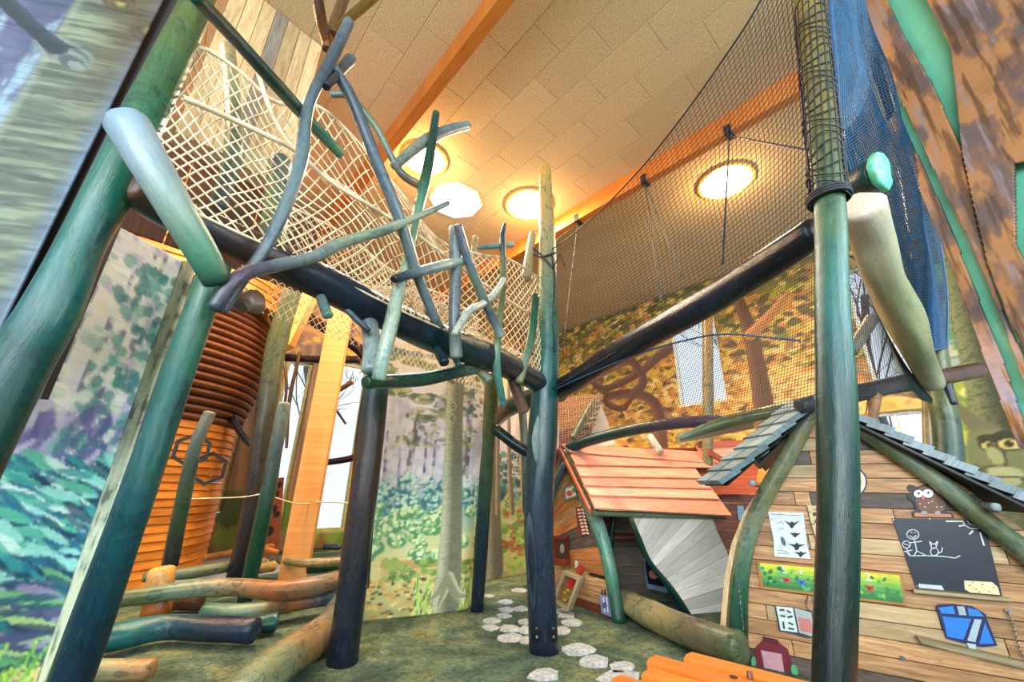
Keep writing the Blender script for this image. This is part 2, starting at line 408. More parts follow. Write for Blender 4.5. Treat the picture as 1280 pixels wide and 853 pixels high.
class Canvas:
    def __init__(s, W, H, res, z0=0):
        s.W, s.H, s.z0 = W, H, z0; s.nx = int(W / res) + 1; s.ny = int(H / res) + 1
        s.x, s.y = np.meshgrid(np.linspace(0, W, s.nx), np.linspace(z0, z0 + H, s.ny)); s.c = np.zeros((s.ny, s.nx, 3))
    def grad(s, stops, wx=.3, amp=.25, seed=1):
        yy = s.y + amp * (fbm(s.x / wx, s.y / wx, seed) - .5) * 2
        z = [q[0] for q in stops]
        for k in range(3): s.c[..., k] = np.interp(yy, z, [lin(q[1])[k] for q in stops])
    def put(s, m, col): m = np.clip(m, 0, 1)[..., None]; s.c = s.c * (1 - m) + np.array(lin(col)) * m
    def patch(s, col, sx, sy, thr, soft=.08, a=1, seed=0, mask=None):
        m = np.clip((fbm(s.x / sx, s.y / sy, seed) - thr) / soft, 0, 1) * a
        if mask is not None: m = m * mask
        s.put(m, col)
    def dab(s, x, y, rx, ry, col, a=1, ang=0):
        R = max(rx, ry) * 1.3
        i0 = max(0, int((x - R) / s.W * (s.nx - 1))); i1 = min(s.nx, int((x + R) / s.W * (s.nx - 1)) + 2)
        j0 = max(0, int((y - R - s.z0) / s.H * (s.ny - 1))); j1 = min(s.ny, int((y + R - s.z0) / s.H * (s.ny - 1)) + 2)
        if i1 <= i0 or j1 <= j0: return
        X = s.x[j0:j1, i0:i1] - x; Y = s.y[j0:j1, i0:i1] - y; ca, sa = math.cos(ang), math.sin(ang)
        d = ((X*ca + Y*sa) / rx)**2 + ((-X*sa + Y*ca) / ry)**2
        d = d + .5 * (fbm(s.x[j0:j1, i0:i1] / (rx*.6), s.y[j0:j1, i0:i1] / (ry*.6), 5, 2) - .5)
        m = np.clip((1 - d) / .35, 0, 1)[..., None] * a
        s.c[j0:j1, i0:i1] = s.c[j0:j1, i0:i1] * (1 - m) + np.array(lin(col)) * m
    def dabs(s, n, x0, x1, y0, y1, rx, ry, cols, a=.9, ang=0, clump=False):
        for i in range(n):
            x = random.uniform(x0, x1); y = random.uniform(y0, y1); k = random.uniform(.6, 1.4)
            s.dab(x, y, rx * k, ry * k, random.choice(cols), a, ang + random.uniform(-.3, .3))
    def bush(s, x, y, R, dark, mid, light_, n=16):
        s.dab(x, y, R, R * .75, dark)
        for i in range(n):
            t = i / n; a = random.uniform(0, 6.28); rr = R * .75 * random.random()**.5
            s.dab(x + rr*math.cos(a)*1.0, y + rr*math.sin(a)*.7 + t*R*.25, R*.25, R*.2, mid if t < .55 else light_, .85)
    def stroke(s, pts, ws, col, a=1, light_=None, bark=0):
        """tapered stroke, with an optional lighter half (painted modelling of a trunk)"""
        pts = np.array(catmull([np.array([*p, w]) for p, w in zip(pts, ws)], max(8, len(pts) * 8)))
        D = np.full(s.x.shape, 9.); SD = np.zeros(s.x.shape)
        for i in range(len(pts) - 1):
            p, q = pts[i], pts[i + 1]; R = max(p[2], q[2]) * 1.6
            i0 = max(0, int((min(p[0], q[0]) - R) / s.W * (s.nx - 1))); i1 = min(s.nx, int((max(p[0], q[0]) + R) / s.W * (s.nx - 1)) + 2)
            j0 = max(0, int((min(p[1], q[1]) - R - s.z0) / s.H * (s.ny - 1))); j1 = min(s.ny, int((max(p[1], q[1]) + R - s.z0) / s.H * (s.ny - 1)) + 2)
            if i1 <= i0 or j1 <= j0: continue
            X = s.x[j0:j1, i0:i1]; Y = s.y[j0:j1, i0:i1]
            dx, dy = q[0] - p[0], q[1] - p[1]; L2 = dx*dx + dy*dy + 1e-9
            t = np.clip(((X - p[0])*dx + (Y - p[1])*dy) / L2, 0, 1)
            ex = X - p[0] - t*dx; ey = Y - p[1] - t*dy; w = (p[2]*(1-t) + q[2]*t) / 2 + 1e-6
            d = np.sqrt(ex*ex + ey*ey) / w; sg = (ex*dy - ey*dx) / math.sqrt(L2) / w
            o = D[j0:j1, i0:i1]; mm = d < o; o[mm] = d[mm]; SD[j0:j1, i0:i1][mm] = sg[mm]
        m = np.clip((1.05 - D) / .15, 0, 1) * a; s.put(m, col)
        if light_ is not None: s.put(m * np.clip((-SD - .0) * 1.4, 0, 1) * .85, light_)
        if bark: s.put(m * np.clip((fbm(s.x / .05, s.y / .012 , 9) - .52) / .1, 0, 1) * bark, tuple(v * .55 for v in col))
def ray_poly(plan, x, y):
    """picture point -> (arc length, z) on a curtain following the plan polyline"""
    r = ray(x, y); best = None; acc = 0
    for i in range(len(plan) - 1):
        a = Vector(plan[i]); b = Vector(plan[i + 1]); d = b - a; L = d.length
        den = r.x * d.y - r.y * d.x
        if abs(den) > 1e-9:
            t = (a.x * d.y - a.y * d.x) / den; k = (a.x * r.y - a.y * r.x) / den
            lo = -9 if i == 0 else 0; hi = 9 if i == len(plan) - 2 else 1
            if t > 0 and lo <= k <= hi and (best is None or (0 <= k <= 1)): best = (acc + k * L, CH + r.z * t)
        acc += L
    return best
def curtain(name, plan, cv, mat, parent=None, thick=.012, holes=(), wave=0, top=None, **k):
    """a printed sheet hung along a plan polyline, painted from the canvas"""
    P2 = np.array(plan, float); seg = np.linalg.norm(np.diff(P2, axis=0), axis=1); acc = np.concatenate([[0], np.cumsum(seg)])
    u = cv.x[0]; X = np.interp(u, acc, P2[:, 0]); Y = np.interp(u, acc, P2[:, 1])
    if len(plan) > 2:
        kx = np.ones(9) / 9; pad = lambda v: np.concatenate([v[0] - (v[1]-v[0]) * np.arange(4, 0, -1), v, v[-1] + (v[-1]-v[-2]) * np.arange(1, 5)])
        X = np.convolve(pad(X), kx, 'valid'); Y = np.convolve(pad(Y), kx, 'valid')
    TX = np.gradient(X); TY = np.gradient(Y); Ln = np.hypot(TX, TY); NX, NY = TY / Ln, -TX / Ln
    if NX.mean() * -X.mean() + NY.mean() * -Y.mean() < 0: NX, NY = -NX, -NY
    wv = wave * np.sin(u * 9) if wave else 0
    ny, nx = cv.ny, cv.nx
    Xf = np.tile(X + NX * wv, (ny, 1)); Yf = np.tile(Y + NY * wv, (ny, 1))
    Vf = np.stack([Xf, Yf, cv.y], -1).reshape(-1, 3)
    idx = np.arange(nx * ny).reshape(ny, nx)
    q = np.stack([idx[:-1, :-1], idx[:-1, 1:], idx[1:, 1:], idx[1:, :-1]], -1)
    if holes:
        cx = (cv.x[:-1, :-1] + cv.x[1:, 1:]) / 2; cy = (cv.y[:-1, :-1] + cv.y[1:, 1:]) / 2; keep = np.ones(cx.shape, bool)
        for (a, b, c, d) in holes: keep &= ~((cx > a) & (cx < b) & (cy > c) & (cy < d))
        q = q[keep]
    q = q.reshape(-1, 4)
    # orientation to the viewer, then a thin back sheet
    back = Vf - np.stack([np.tile(NX, (ny, 1)), np.tile(NY, (ny, 1)), np.zeros((ny, nx))], -1).reshape(-1, 3) * thick
    c = cv.c.reshape(-1, 3); uv = np.stack([cv.x.ravel(), cv.y.ravel()], -1)
    # back: coarse strip of quads on the outline only
    o = mk(name, Vf, q, mat, parent, uv=uv, col=c, **k)
    md = o.modifiers.new('thickness', 'SOLIDIFY'); md.thickness = thick; md.offset = 1 if True else -1
    if not holes and cv.nx * cv.ny > 0: pass
    return o

# ================================================================== SETTING
AZ = math.radians(41.75)
A2 = Vector((-math.sin(AZ), math.cos(AZ), 0)); B2 = Vector((math.cos(AZ), math.sin(AZ), 0))   # beams run along A2
def AB(a, b, z): return A2 * a + B2 * b + Vector((0, 0, z))
HC, FA, RB = 6.9, 10.5, 10.73         # ceiling height, far wall, right wall
def rect(name, c, th, mat, **k): return prism(name, c, th, mat, **k)
flo = rect('floor', [AB(-9, -12, 0), AB(FA, -12, 0), AB(FA, RB, 0), AB(-9, RB, 0)], (0, 0, -.1), M['moss'], kind='structure')
rect('floor', [AB(6.6, -9, .004), AB(FA, -9, .004), AB(FA, 2.6, .004), AB(8.2, 2.6, .004)], (0, 0, -.003), M['bluefloor'], kind='structure')
# ceiling slab and its woodwool tiles
ceil = rect('ceiling', [AB(-6, -6, HC + .04), AB(FA, -6, HC + .04), AB(FA, RB, HC + .04), AB(-6, RB, HC + .04)], (0, 0, .1), M['wallpaint'], kind='structure')
def inview(p, m=80):
    v = p - O; cp, sp = math.cos(PITCH), math.sin(PITCH); d = v.y*cp + v.z*sp
    if d < .2: return False
    X = F * v.x / d; Y = -F * (v.z*cp - v.y*sp) / d
    return abs(X) < 640 + m and abs(Y) < 427 + m
dh = HC - CH; rowh = .0925 * dh; tl = .1765 * dh; g = .0015
tile_me = None; nt_ = 0
for r in range(-4, 20):
    b0 = .156 * dh + rowh * (r)
    if b0 > RB: break
    off = (.432 if r % 2 == 1 else .346) * dh
    for k in range(-12, 12):
        a0 = off + tl * k
        if a0 + tl > FA or b0 + rowh > RB + .3: continue
        c = AB(a0 + tl/2, b0 + rowh/2, HC)
        if not inview(c): continue
        if tile_me is None:
            hx, hy = tl/2 - g, rowh/2 - g; e = .006
            vs = [A2*(sx*(hx-q)) + B2*(sy*(hy-q)) + Vector((0, 0, z)) for q, z in ((e, 0), (0, e), (0, .04)) for sx, sy in ((-1,-1),(1,-1),(1,1),(-1,1))]
            fs = [(3,2,1,0)] + [(q*4+i, q*4+(i+1)%4, q*4+4+(i+1)%4, q*4+4+i) for q in (0,1) for i in range(4)]
            tile_me = bpy.data.meshes.new('ceiling_tile'); tile_me.from_pydata([tuple(v) for v in vs], [], fs); tile_me.materials.append(M['tile'])
        o = bpy.data.objects.new('ceiling_tile', tile_me); COL.objects.link(o); o.parent = ceil; o.location = c - ORG['ceiling']; nt_ += 1
print('tiles', nt_)
# laminated beams under the ceiling
def beam(b, w, h, label, a0=-5):
    return rect('ceiling_beam', [AB(a0, b, HC - h), AB(FA, b, HC - h), AB(FA, b + w, HC - h), AB(a0, b + w, HC - h)], (0, 0, h + .03), M['glulam'], label=label, cat='beam', grain=A2)
beam(.319 * dh, .15, .36, 'orange laminated roof beam crossing above the cream net and twigs')
beam(.995 * dh, .15, .36, 'orange laminated roof beam carrying the straps of the black net')
beam(-.36 * dh, .15, .36, 'orange laminated roof beam above the left treehouse boards')
# skylights
def dome(x, y, r, label, sides=40):
    c = PZ(x, y, HC - .03)
    t = empty('skylight', c, label, 'skylight', None)
    ring = [c + Vector((math.cos(a) * r, math.sin(a) * r, 0)) for a in [2 * math.pi * i / sides + .2 for i in range(sides)]]
    prism('dome', ring, (0, 0, .03), M['white_lamp'], t)
    V = []; Fc = []
    for i in range(sides):
        a = 2 * math.pi * i / sides + .2
        for q, z in ((r, 0), (r + .045, -.0), (r + .045, .04), (r, .04)): V.append(c + Vector((math.cos(a) * q, math.sin(a) * q, z - .02)))
    for i in range(sides):
        for q in range(4): Fc.append((i*4+q, i*4+(q+1)%4, ((i+1)%sides)*4+(q+1)%4, ((i+1)%sides)*4+q))
    mk('rim', [tuple(v) for v in V], Fc, M['warm_rim'] if sides > 8 else M['white'], t)
    return c
for (x, y, lab, s) in [(907, 228, 'round glowing ceiling light seen through the black net', 40), (661, 257, 'round glowing ceiling light beside the tallest log post', 40),
                       (531, 200, 'round glowing ceiling light half hidden behind the arched grey branch', 40), (570, 252, 'octagonal white skylight above the cream net', 8)]:
    c = dome(x, y, .5 if s == 8 else (.36 if x < 560 else .44), lab, s)
    warm = s != 8
    light('lamp', 'POINT', c + Vector((0, 0, -.38)), 75 if warm else 10, (1, .62, .26) if warm else (.9, .95, 1), .1)
    light('lamp_or_fill_down', 'AREA', c + Vector((0, 0, -.08)), 150 if warm else 110, (1, .74, .45) if warm else (.85, .93, 1), .9, c + Vector((0, 0, -3)))
for a, b in ((6.5, .2), (4.5, -1.8), (8, -3)):  # warm fill lights added without fixtures to brighten the left side
    light('lamp_or_fill_down', 'AREA', AB(a, b, HC - .5), 260, (1, .66, .34), .9, AB(a, b, 0))

# right wall with printed forest and windows ------------------------------------------------
def wallpx(pl, pts): return [pl.sz(x, y) for x, y in pts]
cn = AB(FA, RB, 0); rw_end = AB(-3.0, RB, 0)
RW = Plane(cn, rw_end); RWL = RW.L
def wrect(pl, x0, y0, x1, y1):
    a = pl.sz(x0, (y0+y1)/2); b = pl.sz(x1, (y0+y1)/2); xm = (x0+x1)/2
    return (min(a[0], b[0]), max(a[0], b[0]), pl.sz(xm, y1)[1], pl.sz(xm, y0)[1])
WIN = [wrect(RW, 843, 385, 903, 507), wrect(RW, 1068, 325, 1146, 480), wrect(RW, 1086, 514, 1165, 562), wrect(RW, 845, 565, 905, 620)]
cv = Canvas(RWL, HC, .028)
cv.grad([(0, (120, 96, 60)), (1.5, (220, 150, 70)), (2.6, (240, 192, 104)), (3.6, (240, 204, 130)), (4.6, (214, 176, 90)), (5.6, (130, 122, 56)), (6.9, (84, 90, 40))], 1.4, .6)
cv.patch((214, 132, 60), .8, .3, .52, .08, .8, 3); cv.patch((120, 90, 72), .5, .22, .56, .06, .7, 8)
cv.patch((240, 204, 120), .35, .2, .62, .06, .8, 12)
cv.dabs(1500, 0, RWL, 4.0, 6.9, .12, .07, [(70, 80, 30), (120, 120, 40), (170, 156, 60), (210, 180, 70), (90, 76, 50)])
cv.dabs(900, 3.6, 7.6, 2.2, 5.2, .11, .06, [(196, 140, 40), (90, 72, 50), (220, 176, 60), (150, 110, 60)])
cv.dabs(1600, 0, RWL, 1.0, 4.6, .10, .05, [(244, 200, 120), (226, 160, 70), (206, 130, 60), (236, 190, 90), (150, 104, 70), (190, 170, 80), (250, 220, 150)], .7)
for pts, ws, c in [([(962, 545), (952, 480), (940, 420), (925, 375)], [.5, .42, .34, .26], (96, 66, 48)), ([(940, 420), (965, 395), (985, 370)], [.3, .25, .15], (176, 120, 70)),
                   ([(830, 590), (828, 540), (822, 508), (800, 494), (764, 496), (762, 506), (780, 511), (792, 499)], [.42, .38, .34, .3, .26, .22, .2, .16], (100, 68, 54)),
                   ([(795, 492), (806, 478), (798, 460), (786, 453), (750, 470), (746, 481), (762, 486), (800, 468), (826, 446), (850, 430)], [.3, .3, .28, .26, .26, .24, .24, .26, .3, .3], (100, 70, 58))]:
    cv.stroke(wallpx(RW, pts), ws, c, light_=tuple(min(255, int(v * 1.35)) for v in c))
# printed cottage
def pdab(cvs, plan_or_pl, x, y, r, col, ang=0, k=1):
    s = plan_or_pl.sz(x, y); cvs.dab(s[0], s[1], r, r * k, col, .95, ang)
# green forest on its right end with a tree that has a friendly painted face
xs = RW.sz(1180, 500)[0]; m = np.clip((cv.x - xs) / .5, 0, 1)
cv.put(m * np.clip((4.2 - cv.y) / 1, 0, 1) * .95, (76, 100, 44)); cv.put(m * np.clip((cv.y - 3.4) / 1, 0, 1), (40, 70, 50))
cv.dabs(220, xs, xs + 3.5, 1.0, 3.4, .22, .16, [(150, 166, 66), (110, 140, 60), (200, 200, 90), (60, 100, 60)]); cv.dabs(60, xs, xs + 2, 3.4, 5.5, .25, .2, [(40, 130, 60), (20, 50, 40), (90, 170, 80)])
cv.dabs(260, xs - .1, xs + 1.6, 1.2, 3.6, .14, .09, [(190, 200, 90), (150, 170, 70), (220, 220, 130), (80, 120, 60), (120, 150, 70)], .9); cv.dabs(120, xs - .1, xs + 1.4, 3.4, 4.6, .18, .07, [(170, 180, 180), (200, 196, 180), (120, 140, 130), (70, 150, 80)], .85)
w = wallpx(RW, [(1292, 650), (1266, 565), (1238, 480), (1216, 400), (1198, 310), (1180, 220)]); cv.stroke(w, [1.1, .95, .6, .55, .55, .55], (66, 72, 50), light_=(136, 142, 98), bark=.5)
w = wallpx(RW, [(1236, 540), (1215, 528), (1195, 508)]); cv.stroke(w, [.3, .22, .14], (112, 110, 84))
for (x, y, r, c, k) in [(1252, 574, .42, (120, 128, 90), 1.3), (1236, 549, .15, (46, 50, 34), .5), (1262, 545, .20, (46, 50, 34), .45), (1236, 557, .14, (50, 54, 36), .75), (1262, 555, .19, (50, 54, 36), .7), (1236, 558, .10, (206, 190, 128), .7), (1262, 556, .14, (214, 196, 126), .65), (1237, 558, .045, (24, 24, 18), 1), (1261, 556, .06, (24, 24, 18), 1),
                        (1246, 570, .11, (64, 68, 48), 1.9), (1244, 571, .09, (166, 172, 126), 1.9), (1252, 596, .27, (60, 64, 44), .75), (1253, 592, .24, (178, 184, 142), .5), (1253, 602, .22, (170, 176, 134), .5), (1253, 597, .22, (46, 48, 34), .12), (1222, 590, .12, (84, 92, 62), 1)]: pdab(cv, RW, x, y, r, c, 0, k)
curtain('wall_right', [(RW.a.x, RW.a.y), ((RW.a + RW.d * RWL).x, (RW.a + RW.d * RWL).y)], cv, M['paint'], holes=WIN, thick=.1, kind='structure')
def window(pl, w, n, frame_mat, bars=1):
    s0, s1, z0, z1 = w
    t = empty('window_%d' % n, pl.at((s0+s1)/2, z0), None, None); t['kind'] = 'structure'
    f = .07
    V = [];
    def bar(a, b, c, d, nm='window_frame'):
        return prism(nm, [pl.at(a, c, .03), pl.at(b, c, .03), pl.at(b, d, .03), pl.at(a, d, .03)], -pl.n * .12, frame_mat, t)
    bar(s0, s0+f, z0, z1); bar(s1-f, s1, z0, z1); bar(s0+f, s1-f, z1-f, z1); bar(s0+f, s1-f, z0, z0+f, 'window_sill')
    edges = [s0+f] + [s0 + (s1-s0)*(i+1)/(bars+1) for i in range(bars)] + [s1-f]
    for i in range(bars): bar(edges[i+1]-.025, edges[i+1]+.025, z0+f, z1-f, 'mullion')
    for i in range(bars+1): prism('pane', [pl.at(edges[i], z0+f, -.03), pl.at(edges[i+1], z0+f, -.03), pl.at(edges[i+1], z1-f, -.03), pl.at(edges[i], z1-f, -.03)], -pl.n * .008, M['glass'], t)
for i, w in enumerate(WIN): window(RW, w, i + 1, M['white'] , 0 if i in (0,) else 1)

# far wall ------------------------------------------------------------------------------
FW = Plane(AB(FA, -7, 0), AB(FA, RB, 0))
WF = [wrect(FW, 398, 452, 446, 664), wrect(FW, 336, 448, 372, 664), wrect(FW, 268, 470, 296, 640)]
cv = Canvas(FW.L, HC, .045)
cv.grad([(0, (90, 74, 48)), (1, (170, 120, 60)), (2.2, (206, 150, 80)), (4, (220, 160, 70)), (6.9, (206, 140, 60))], 1.2, .5)
cv.patch((150, 100, 70), .8, .4, .54, .08, .8, 3); cv.patch((90, 66, 50), .4, .7, .6, .06, .7, 8)
cv.dabs(900, 0, FW.L, 1, 5, .12, .08, [(196, 160, 60), (150, 110, 60), (120, 84, 60), (210, 190, 70)])
for x in (300, 312, 375, 388, 452, 700): w = wallpx(FW, [(x - 14, 690), (x, 560), (x + 8, 440)]); cv.stroke(w, [.5, .4, .35], (112, 84, 62), light_=(160, 126, 92))
cv.dabs(60, 0, FW.L, 0, .9, .3, .3, [(90, 130, 50), (120, 150, 60), (60, 90, 40)])
curtain('wall_far', [(FW.a.x, FW.a.y), ((FW.a + FW.d * FW.L).x, (FW.a + FW.d * FW.L).y)], cv, M['paint'], holes=WF, thick=.1, kind='structure')
for i, w in enumerate(WF): window(FW, w, i + 5, M['olive'], 0)
# bare trees outside the windows
def bare_tree(base, h, lab, seed):
    random.seed(seed); t = empty('bare_tree', base, lab, 'tree')
    lines = []
    def grow(p, d, L, r, lv):
        q = [p]; 
        for i in range(5): d = (d + Vector((random.uniform(-.2, .2), random.uniform(-.2, .2), random.uniform(-.05, .12)))).normalized(); q.append(q[-1] + d * L / 5)
        lines.append((r, q))
        if lv < 4:
            for k in range(3 if lv else 7):
                i = random.randint(1 if lv else 2, 5); dd = (d + Vector((random.uniform(-1, 1), random.uniform(-1, 1), random.uniform(-.2, .6)))).normalized(); grow(q[i], dd, L * .5, r * .5, lv + 1)
    grow(Vector(base), Vector((0, 0, 1)), h, .09, 0)
    cords('trunk', [[tuple(v) for v in q] for r, q in lines[:1]], .08, M['bark'], t, 7)
    for lv, rr in (('branches', (.03, .09)), ('twigs', (0, .03))):
        ls = [q for r, q in lines[1:] if rr[0] < r <= rr[1]]
        if ls: cords(lv, [[tuple(v) for v in q] for q in ls], .02 if lv == 'branches' else .008, M['bark'], t, 4, kind='stuff')
M['bark'] = flat('bare_bark', (110, 112, 118), .9)
for i, (pl, x, off, h, lab) in enumerate([(RW, 862, -2.5, 6, 'bare winter tree outside the tall narrow window'), (RW, 1100, -2.0, 6, 'bare winter tree outside the large window behind the bleached log'),
                                          (RW, 1160, -6.0, 5, 'second bare winter tree outside the large window, further right'), (FW, 415, -3, 5, 'bare winter tree outside the far olive-framed window')]):
    s = pl.sz(x, 500)[0]; p = pl.at(s, 0, off); bare_tree(tuple(p), h, lab, 20 + i)
random.seed(11)

# near right wall: mint boards with bark-printed cut-outs ---------------------------------
GP = Plane((P(1232, 430, 3.3).x, 3.3), (P(1232, 430, 3.3).x + .35, 1.3))
def gz(x, y, off=0): return GP.sz(x, y, off)
s0 = 0; t = empty('wall_near_right', GP.at(0, 0), None, None); t['kind'] = 'structure'
prism('wall_panel', [GP.at(0, 0), GP.at(2.9, 0), GP.at(2.9, 6.8), GP.at(0, 6.8)], -GP.n * .06, M['mint'], t)
for z in (1.5, 2.35, 3.2):
    prism('ledge', [GP.at(.95, z - .4, 0), GP.at(2.7, z - .4, 0), GP.at(2.7, z, 0), GP.at(.95, z, 0)], GP.n * .02, M['lime'], t)
    prism('ledge_lip', [GP.at(.95, z, 0), GP.at(2.7, z, 0), GP.at(2.7, z + .03, 0), GP.at(.95, z + .03, 0)], GP.n * .16, M['mint'], t)
def cutout(name, pts, off, lab, seed, kind=0):
    """bark print on a cut-out board: painted grid clipped to the outline"""
    q = [gz(x, y, off) for x, y in pts]; us = [a for a, b in q]; zs = [b for a, b in q]
    W = max(us) - min(us); H = max(zs) - min(zs); c = Canvas(W, H, .009); rnd = seed * 7.3
    nz = fbm(c.x / .05 + rnd, c.y / .6, seed, 4); n2 = fbm(c.x / .18 + rnd, c.y / .35, seed + 5, 4)
    c.c[:] = np.array(lin((134, 104, 88)))
    c.put(np.clip((n2 - .46) / .1, 0, 1), (184, 134, 88)); c.put(np.clip((.44 - n2) / .12, 0, 1) * .8, (100, 94, 100)); c.put(np.clip((nz - .58) / .08, 0, 1) * .7, (78, 56, 44)); c.put(np.clip((.38 - nz) / .08, 0, 1) * .6, (160, 150, 160)); c.put(np.clip((2.9 - c.y - min(zs)) / .8, 0, 1) * np.clip((.6 - nz) / .1, 0, 1) * .75, (168, 172, 208))  # last layer paints a lavender reflection into the lower bark colour
    inside = np.zeros((c.ny - 1, c.nx - 1), bool); cx = (c.x[:-1, :-1] + c.x[1:, 1:]) / 2 + min(us); cy = (c.y[:-1, :-1] + c.y[1:, 1:]) / 2 + min(zs)
    n = len(q)
    for i in range(n):
        a, b = q[i], q[(i + 1) % n]
        cond = (a[1] > cy) != (b[1] > cy); xx = (b[0] - a[0]) * (cy - a[1]) / ((b[1] - a[1]) or 1e-9) + a[0]; inside ^= cond & (cx < xx)
    idx = np.arange(c.nx * c.ny).reshape(c.ny, c.nx); qd = np.stack([idx[:-1, :-1], idx[:-1, 1:], idx[1:, 1:], idx[1:, :-1]], -1)[inside]
    used, inv = np.unique(qd.ravel(), return_inverse=True); qd = inv.reshape(-1, 4)
    base = GP.a + GP.n * off; U = c.x.ravel()[used] + min(us); Z = c.y.ravel()[used] + min(zs)
    V = np.array(base)[None] + U[:, None] * np.array(GP.d)[None] + Z[:, None] * np.array([0, 0, 1.])[None]
    o = mk(name, V, qd, M['paint'], None, lab, 'board', uv=np.stack([U, Z], -1), col=c.c.reshape(-1, 3)[used])
    md = o.modifiers.new('thickness', 'SOLIDIFY'); md.thickness = .03; md.offset = 0
cutout('bark_board', [(1066, -20), (1088, 40), (1118, 105), (1150, 170), (1180, 235), (1212, 300), (1240, 365), (1290, 500), (1310, 500), (1262, 410), (1235, 335), (1215, 247), (1203, 190), (1165, 105), (1130, 45), (1098, -20)], .05, 'narrow bark-printed branch board between the two mint strips', 3)
cutout('bark_board', [(1148, -20), (1190, 60), (1197, 120), (1204, 188), (1216, 245), (1236, 330), (1263, 400), (1300, 470), (1330, 520), (1330, 430), (1300, 370), (1270, 305), (1268, 205), (1330, 190), (1330, -20)], .09, 'wide bark-printed trunk board at the upper right corner', 4)
cutout('bark_board', [(1108, 135), (1118, 140), (1150, 200), (1190, 290), (1222, 372), (1250, 440), (1290, 560), (1275, 560), (1240, 470), (1200, 360), (1185, 320), (1150, 235)], .03, 'thin bark-printed strip along the left edge of the mint wall', 5)

# ================================================================== PRINTED CURTAINS
# forest curtain behind the posts
plan1 = [(-1.80, 5.02), (-1.44, 5.21), (-.95, 5.42), (-.50, 5.66), (-.36, 5.98)]
L1 = sum(math.dist(plan1[i], plan1[i+1]) for i in range(4))
def forest(cv, f, warm=True):
    cv.grad([(0, (170, 170, 110)), (.35, (226, 210, 140)), (.8, (210, 220, 160)), (1.2, (150, 190, 176)), (1.6, (206, 208, 226)), (2.4, (240, 232, 240)), (3.0, (236, 214, 178)), (3.6, (226, 190, 120))], .5, .25)
    cv.patch((232, 226, 236), .3, .5, .55, .1, .8, 3, np.clip((cv.y - 1.3), 0, 1)); cv.patch((150, 140, 176), .25, .6, .58, .08, .7, 9, np.clip((cv.y - 1.2), 0, 1) * np.clip(3 - cv.y, 0, 1))
plan1v = plan1
cv = Canvas(L1, 3.62, .0125); forest(cv, None)
def c1(x, y): return ray_poly(plan1v, x, y)
for (x0, y0, x1, y1, w, col, li) in [(507, 610, 522, 520, .07, (112, 92, 110), (150, 128, 140)), (580, 600, 590, 490, .09, (120, 100, 116), (170, 150, 160)), (480, 600, 484, 540, .04, (130, 110, 140), None), (540, 600, 545, 545, .04, (140, 124, 150), None), (498, 600, 500, 560, .03, (150, 130, 160), None), (530, 590, 534, 540, .03, (120, 110, 150), None), (472, 610, 474, 560, .03, (120, 110, 140), None), (604, 560, 606, 480, .07, (120, 100, 110), (150, 130, 140))]:
    a, b = c1(x0, y0), c1(x1, y1); cv.stroke([a, b], [w * 1.2, w], col, light_=li)
for (x, y, rx) in [(500, 445, .3), (480, 462, .24), (530, 452, .3), (525, 520, .22), (510, 548, .2), (530, 498, .2), (600, 470, .25), (586, 515, .2), (495, 490, .22), (612, 500, .2)]:
    s = c1(x, y)
    if s:
        for i in range(12): cv.dab(s[0] + random.uniform(-.6, .6) * rx, s[1] + random.uniform(-.3, .3) * rx, rx * .35, rx * .16, random.choice([(110, 122, 80), (150, 150, 96), (90, 104, 84), (176, 168, 110), (92, 120, 116)]), .85)
for i in range(34):
    x = random.uniform(465, 605); s = c1(x, random.uniform(600, 640)); cv.bush(s[0], s[1], random.uniform(.08, .15), (60, 120, 130), (120, 184, 172), (200, 232, 206), 16) if s else 0
for i in range(46):
    x = random.uniform(455, 605); y = random.uniform(636, 700); s = c1(x, y); cv.bush(s[0], s[1], random.uniform(.08, .14), (90, 150, 100), (160, 206, 140), (226, 244, 186), 16) if s else 0
for y, c, a in [(706, (196, 160, 90), .9), (716, (214, 180, 110), .8)]:
    s = c1(480, y); s2 = c1(600, y - 6); cv.stroke([s, s2], [.09, .07], c, a)
for i in range(150):
    s = c1(random.uniform(448, 560), random.uniform(722, 772))
    if s: cv.dab(s[0], s[1], .035, .016, random.choice([(230, 190, 90), (200, 130, 60), (240, 210, 140), (120, 110, 60), (210, 160, 80), (70, 80, 60)]), .95)
cv.dabs(260, L1 * .45, L1, .0, .34, .012, .06, [(120, 176, 70), (190, 220, 110), (70, 130, 70), (220, 230, 140)], .9)
for i in range(70):
    s = c1(random.uniform(480, 600), random.uniform(700, 725))
    if s: cv.dab(s[0], s[1], .05, .03, random.choice([(110, 160, 70), (150, 190, 90), (80, 130, 70)]), .8)
for i in range(520):
    x = random.uniform(462, 606); y = random.uniform(425, 560); s = c1(x, y)
    if s and fbm(np.array(s[0] * 2.2), np.array(s[1] * 3.0), 31, 2) > .5: cv.dab(s[0], s[1], random.uniform(.04, .09), random.uniform(.015, .035), random.choice([(150, 156, 104), (186, 180, 126), (128, 140, 110), (206, 196, 140), (120, 146, 140), (100, 110, 84)]), .8)
for i in range(240):
    s = c1(random.uniform(462, 606), random.uniform(500, 610)); cv.dab(s[0], s[1], random.uniform(.02, .05), random.uniform(.03, .07), random.choice([(244, 240, 246), (228, 220, 238), (200, 196, 226), (236, 232, 226)]), .45)
tr = [c1(558, 752), c1(563, 690), c1(566, 600), c1(568, 520), c1(570, 470), c1(570, 400)]
cv.stroke(tr, [.36, .30, .27, .25, .27, .32], (128, 130, 106), light_=(212, 212, 178), bark=.25)
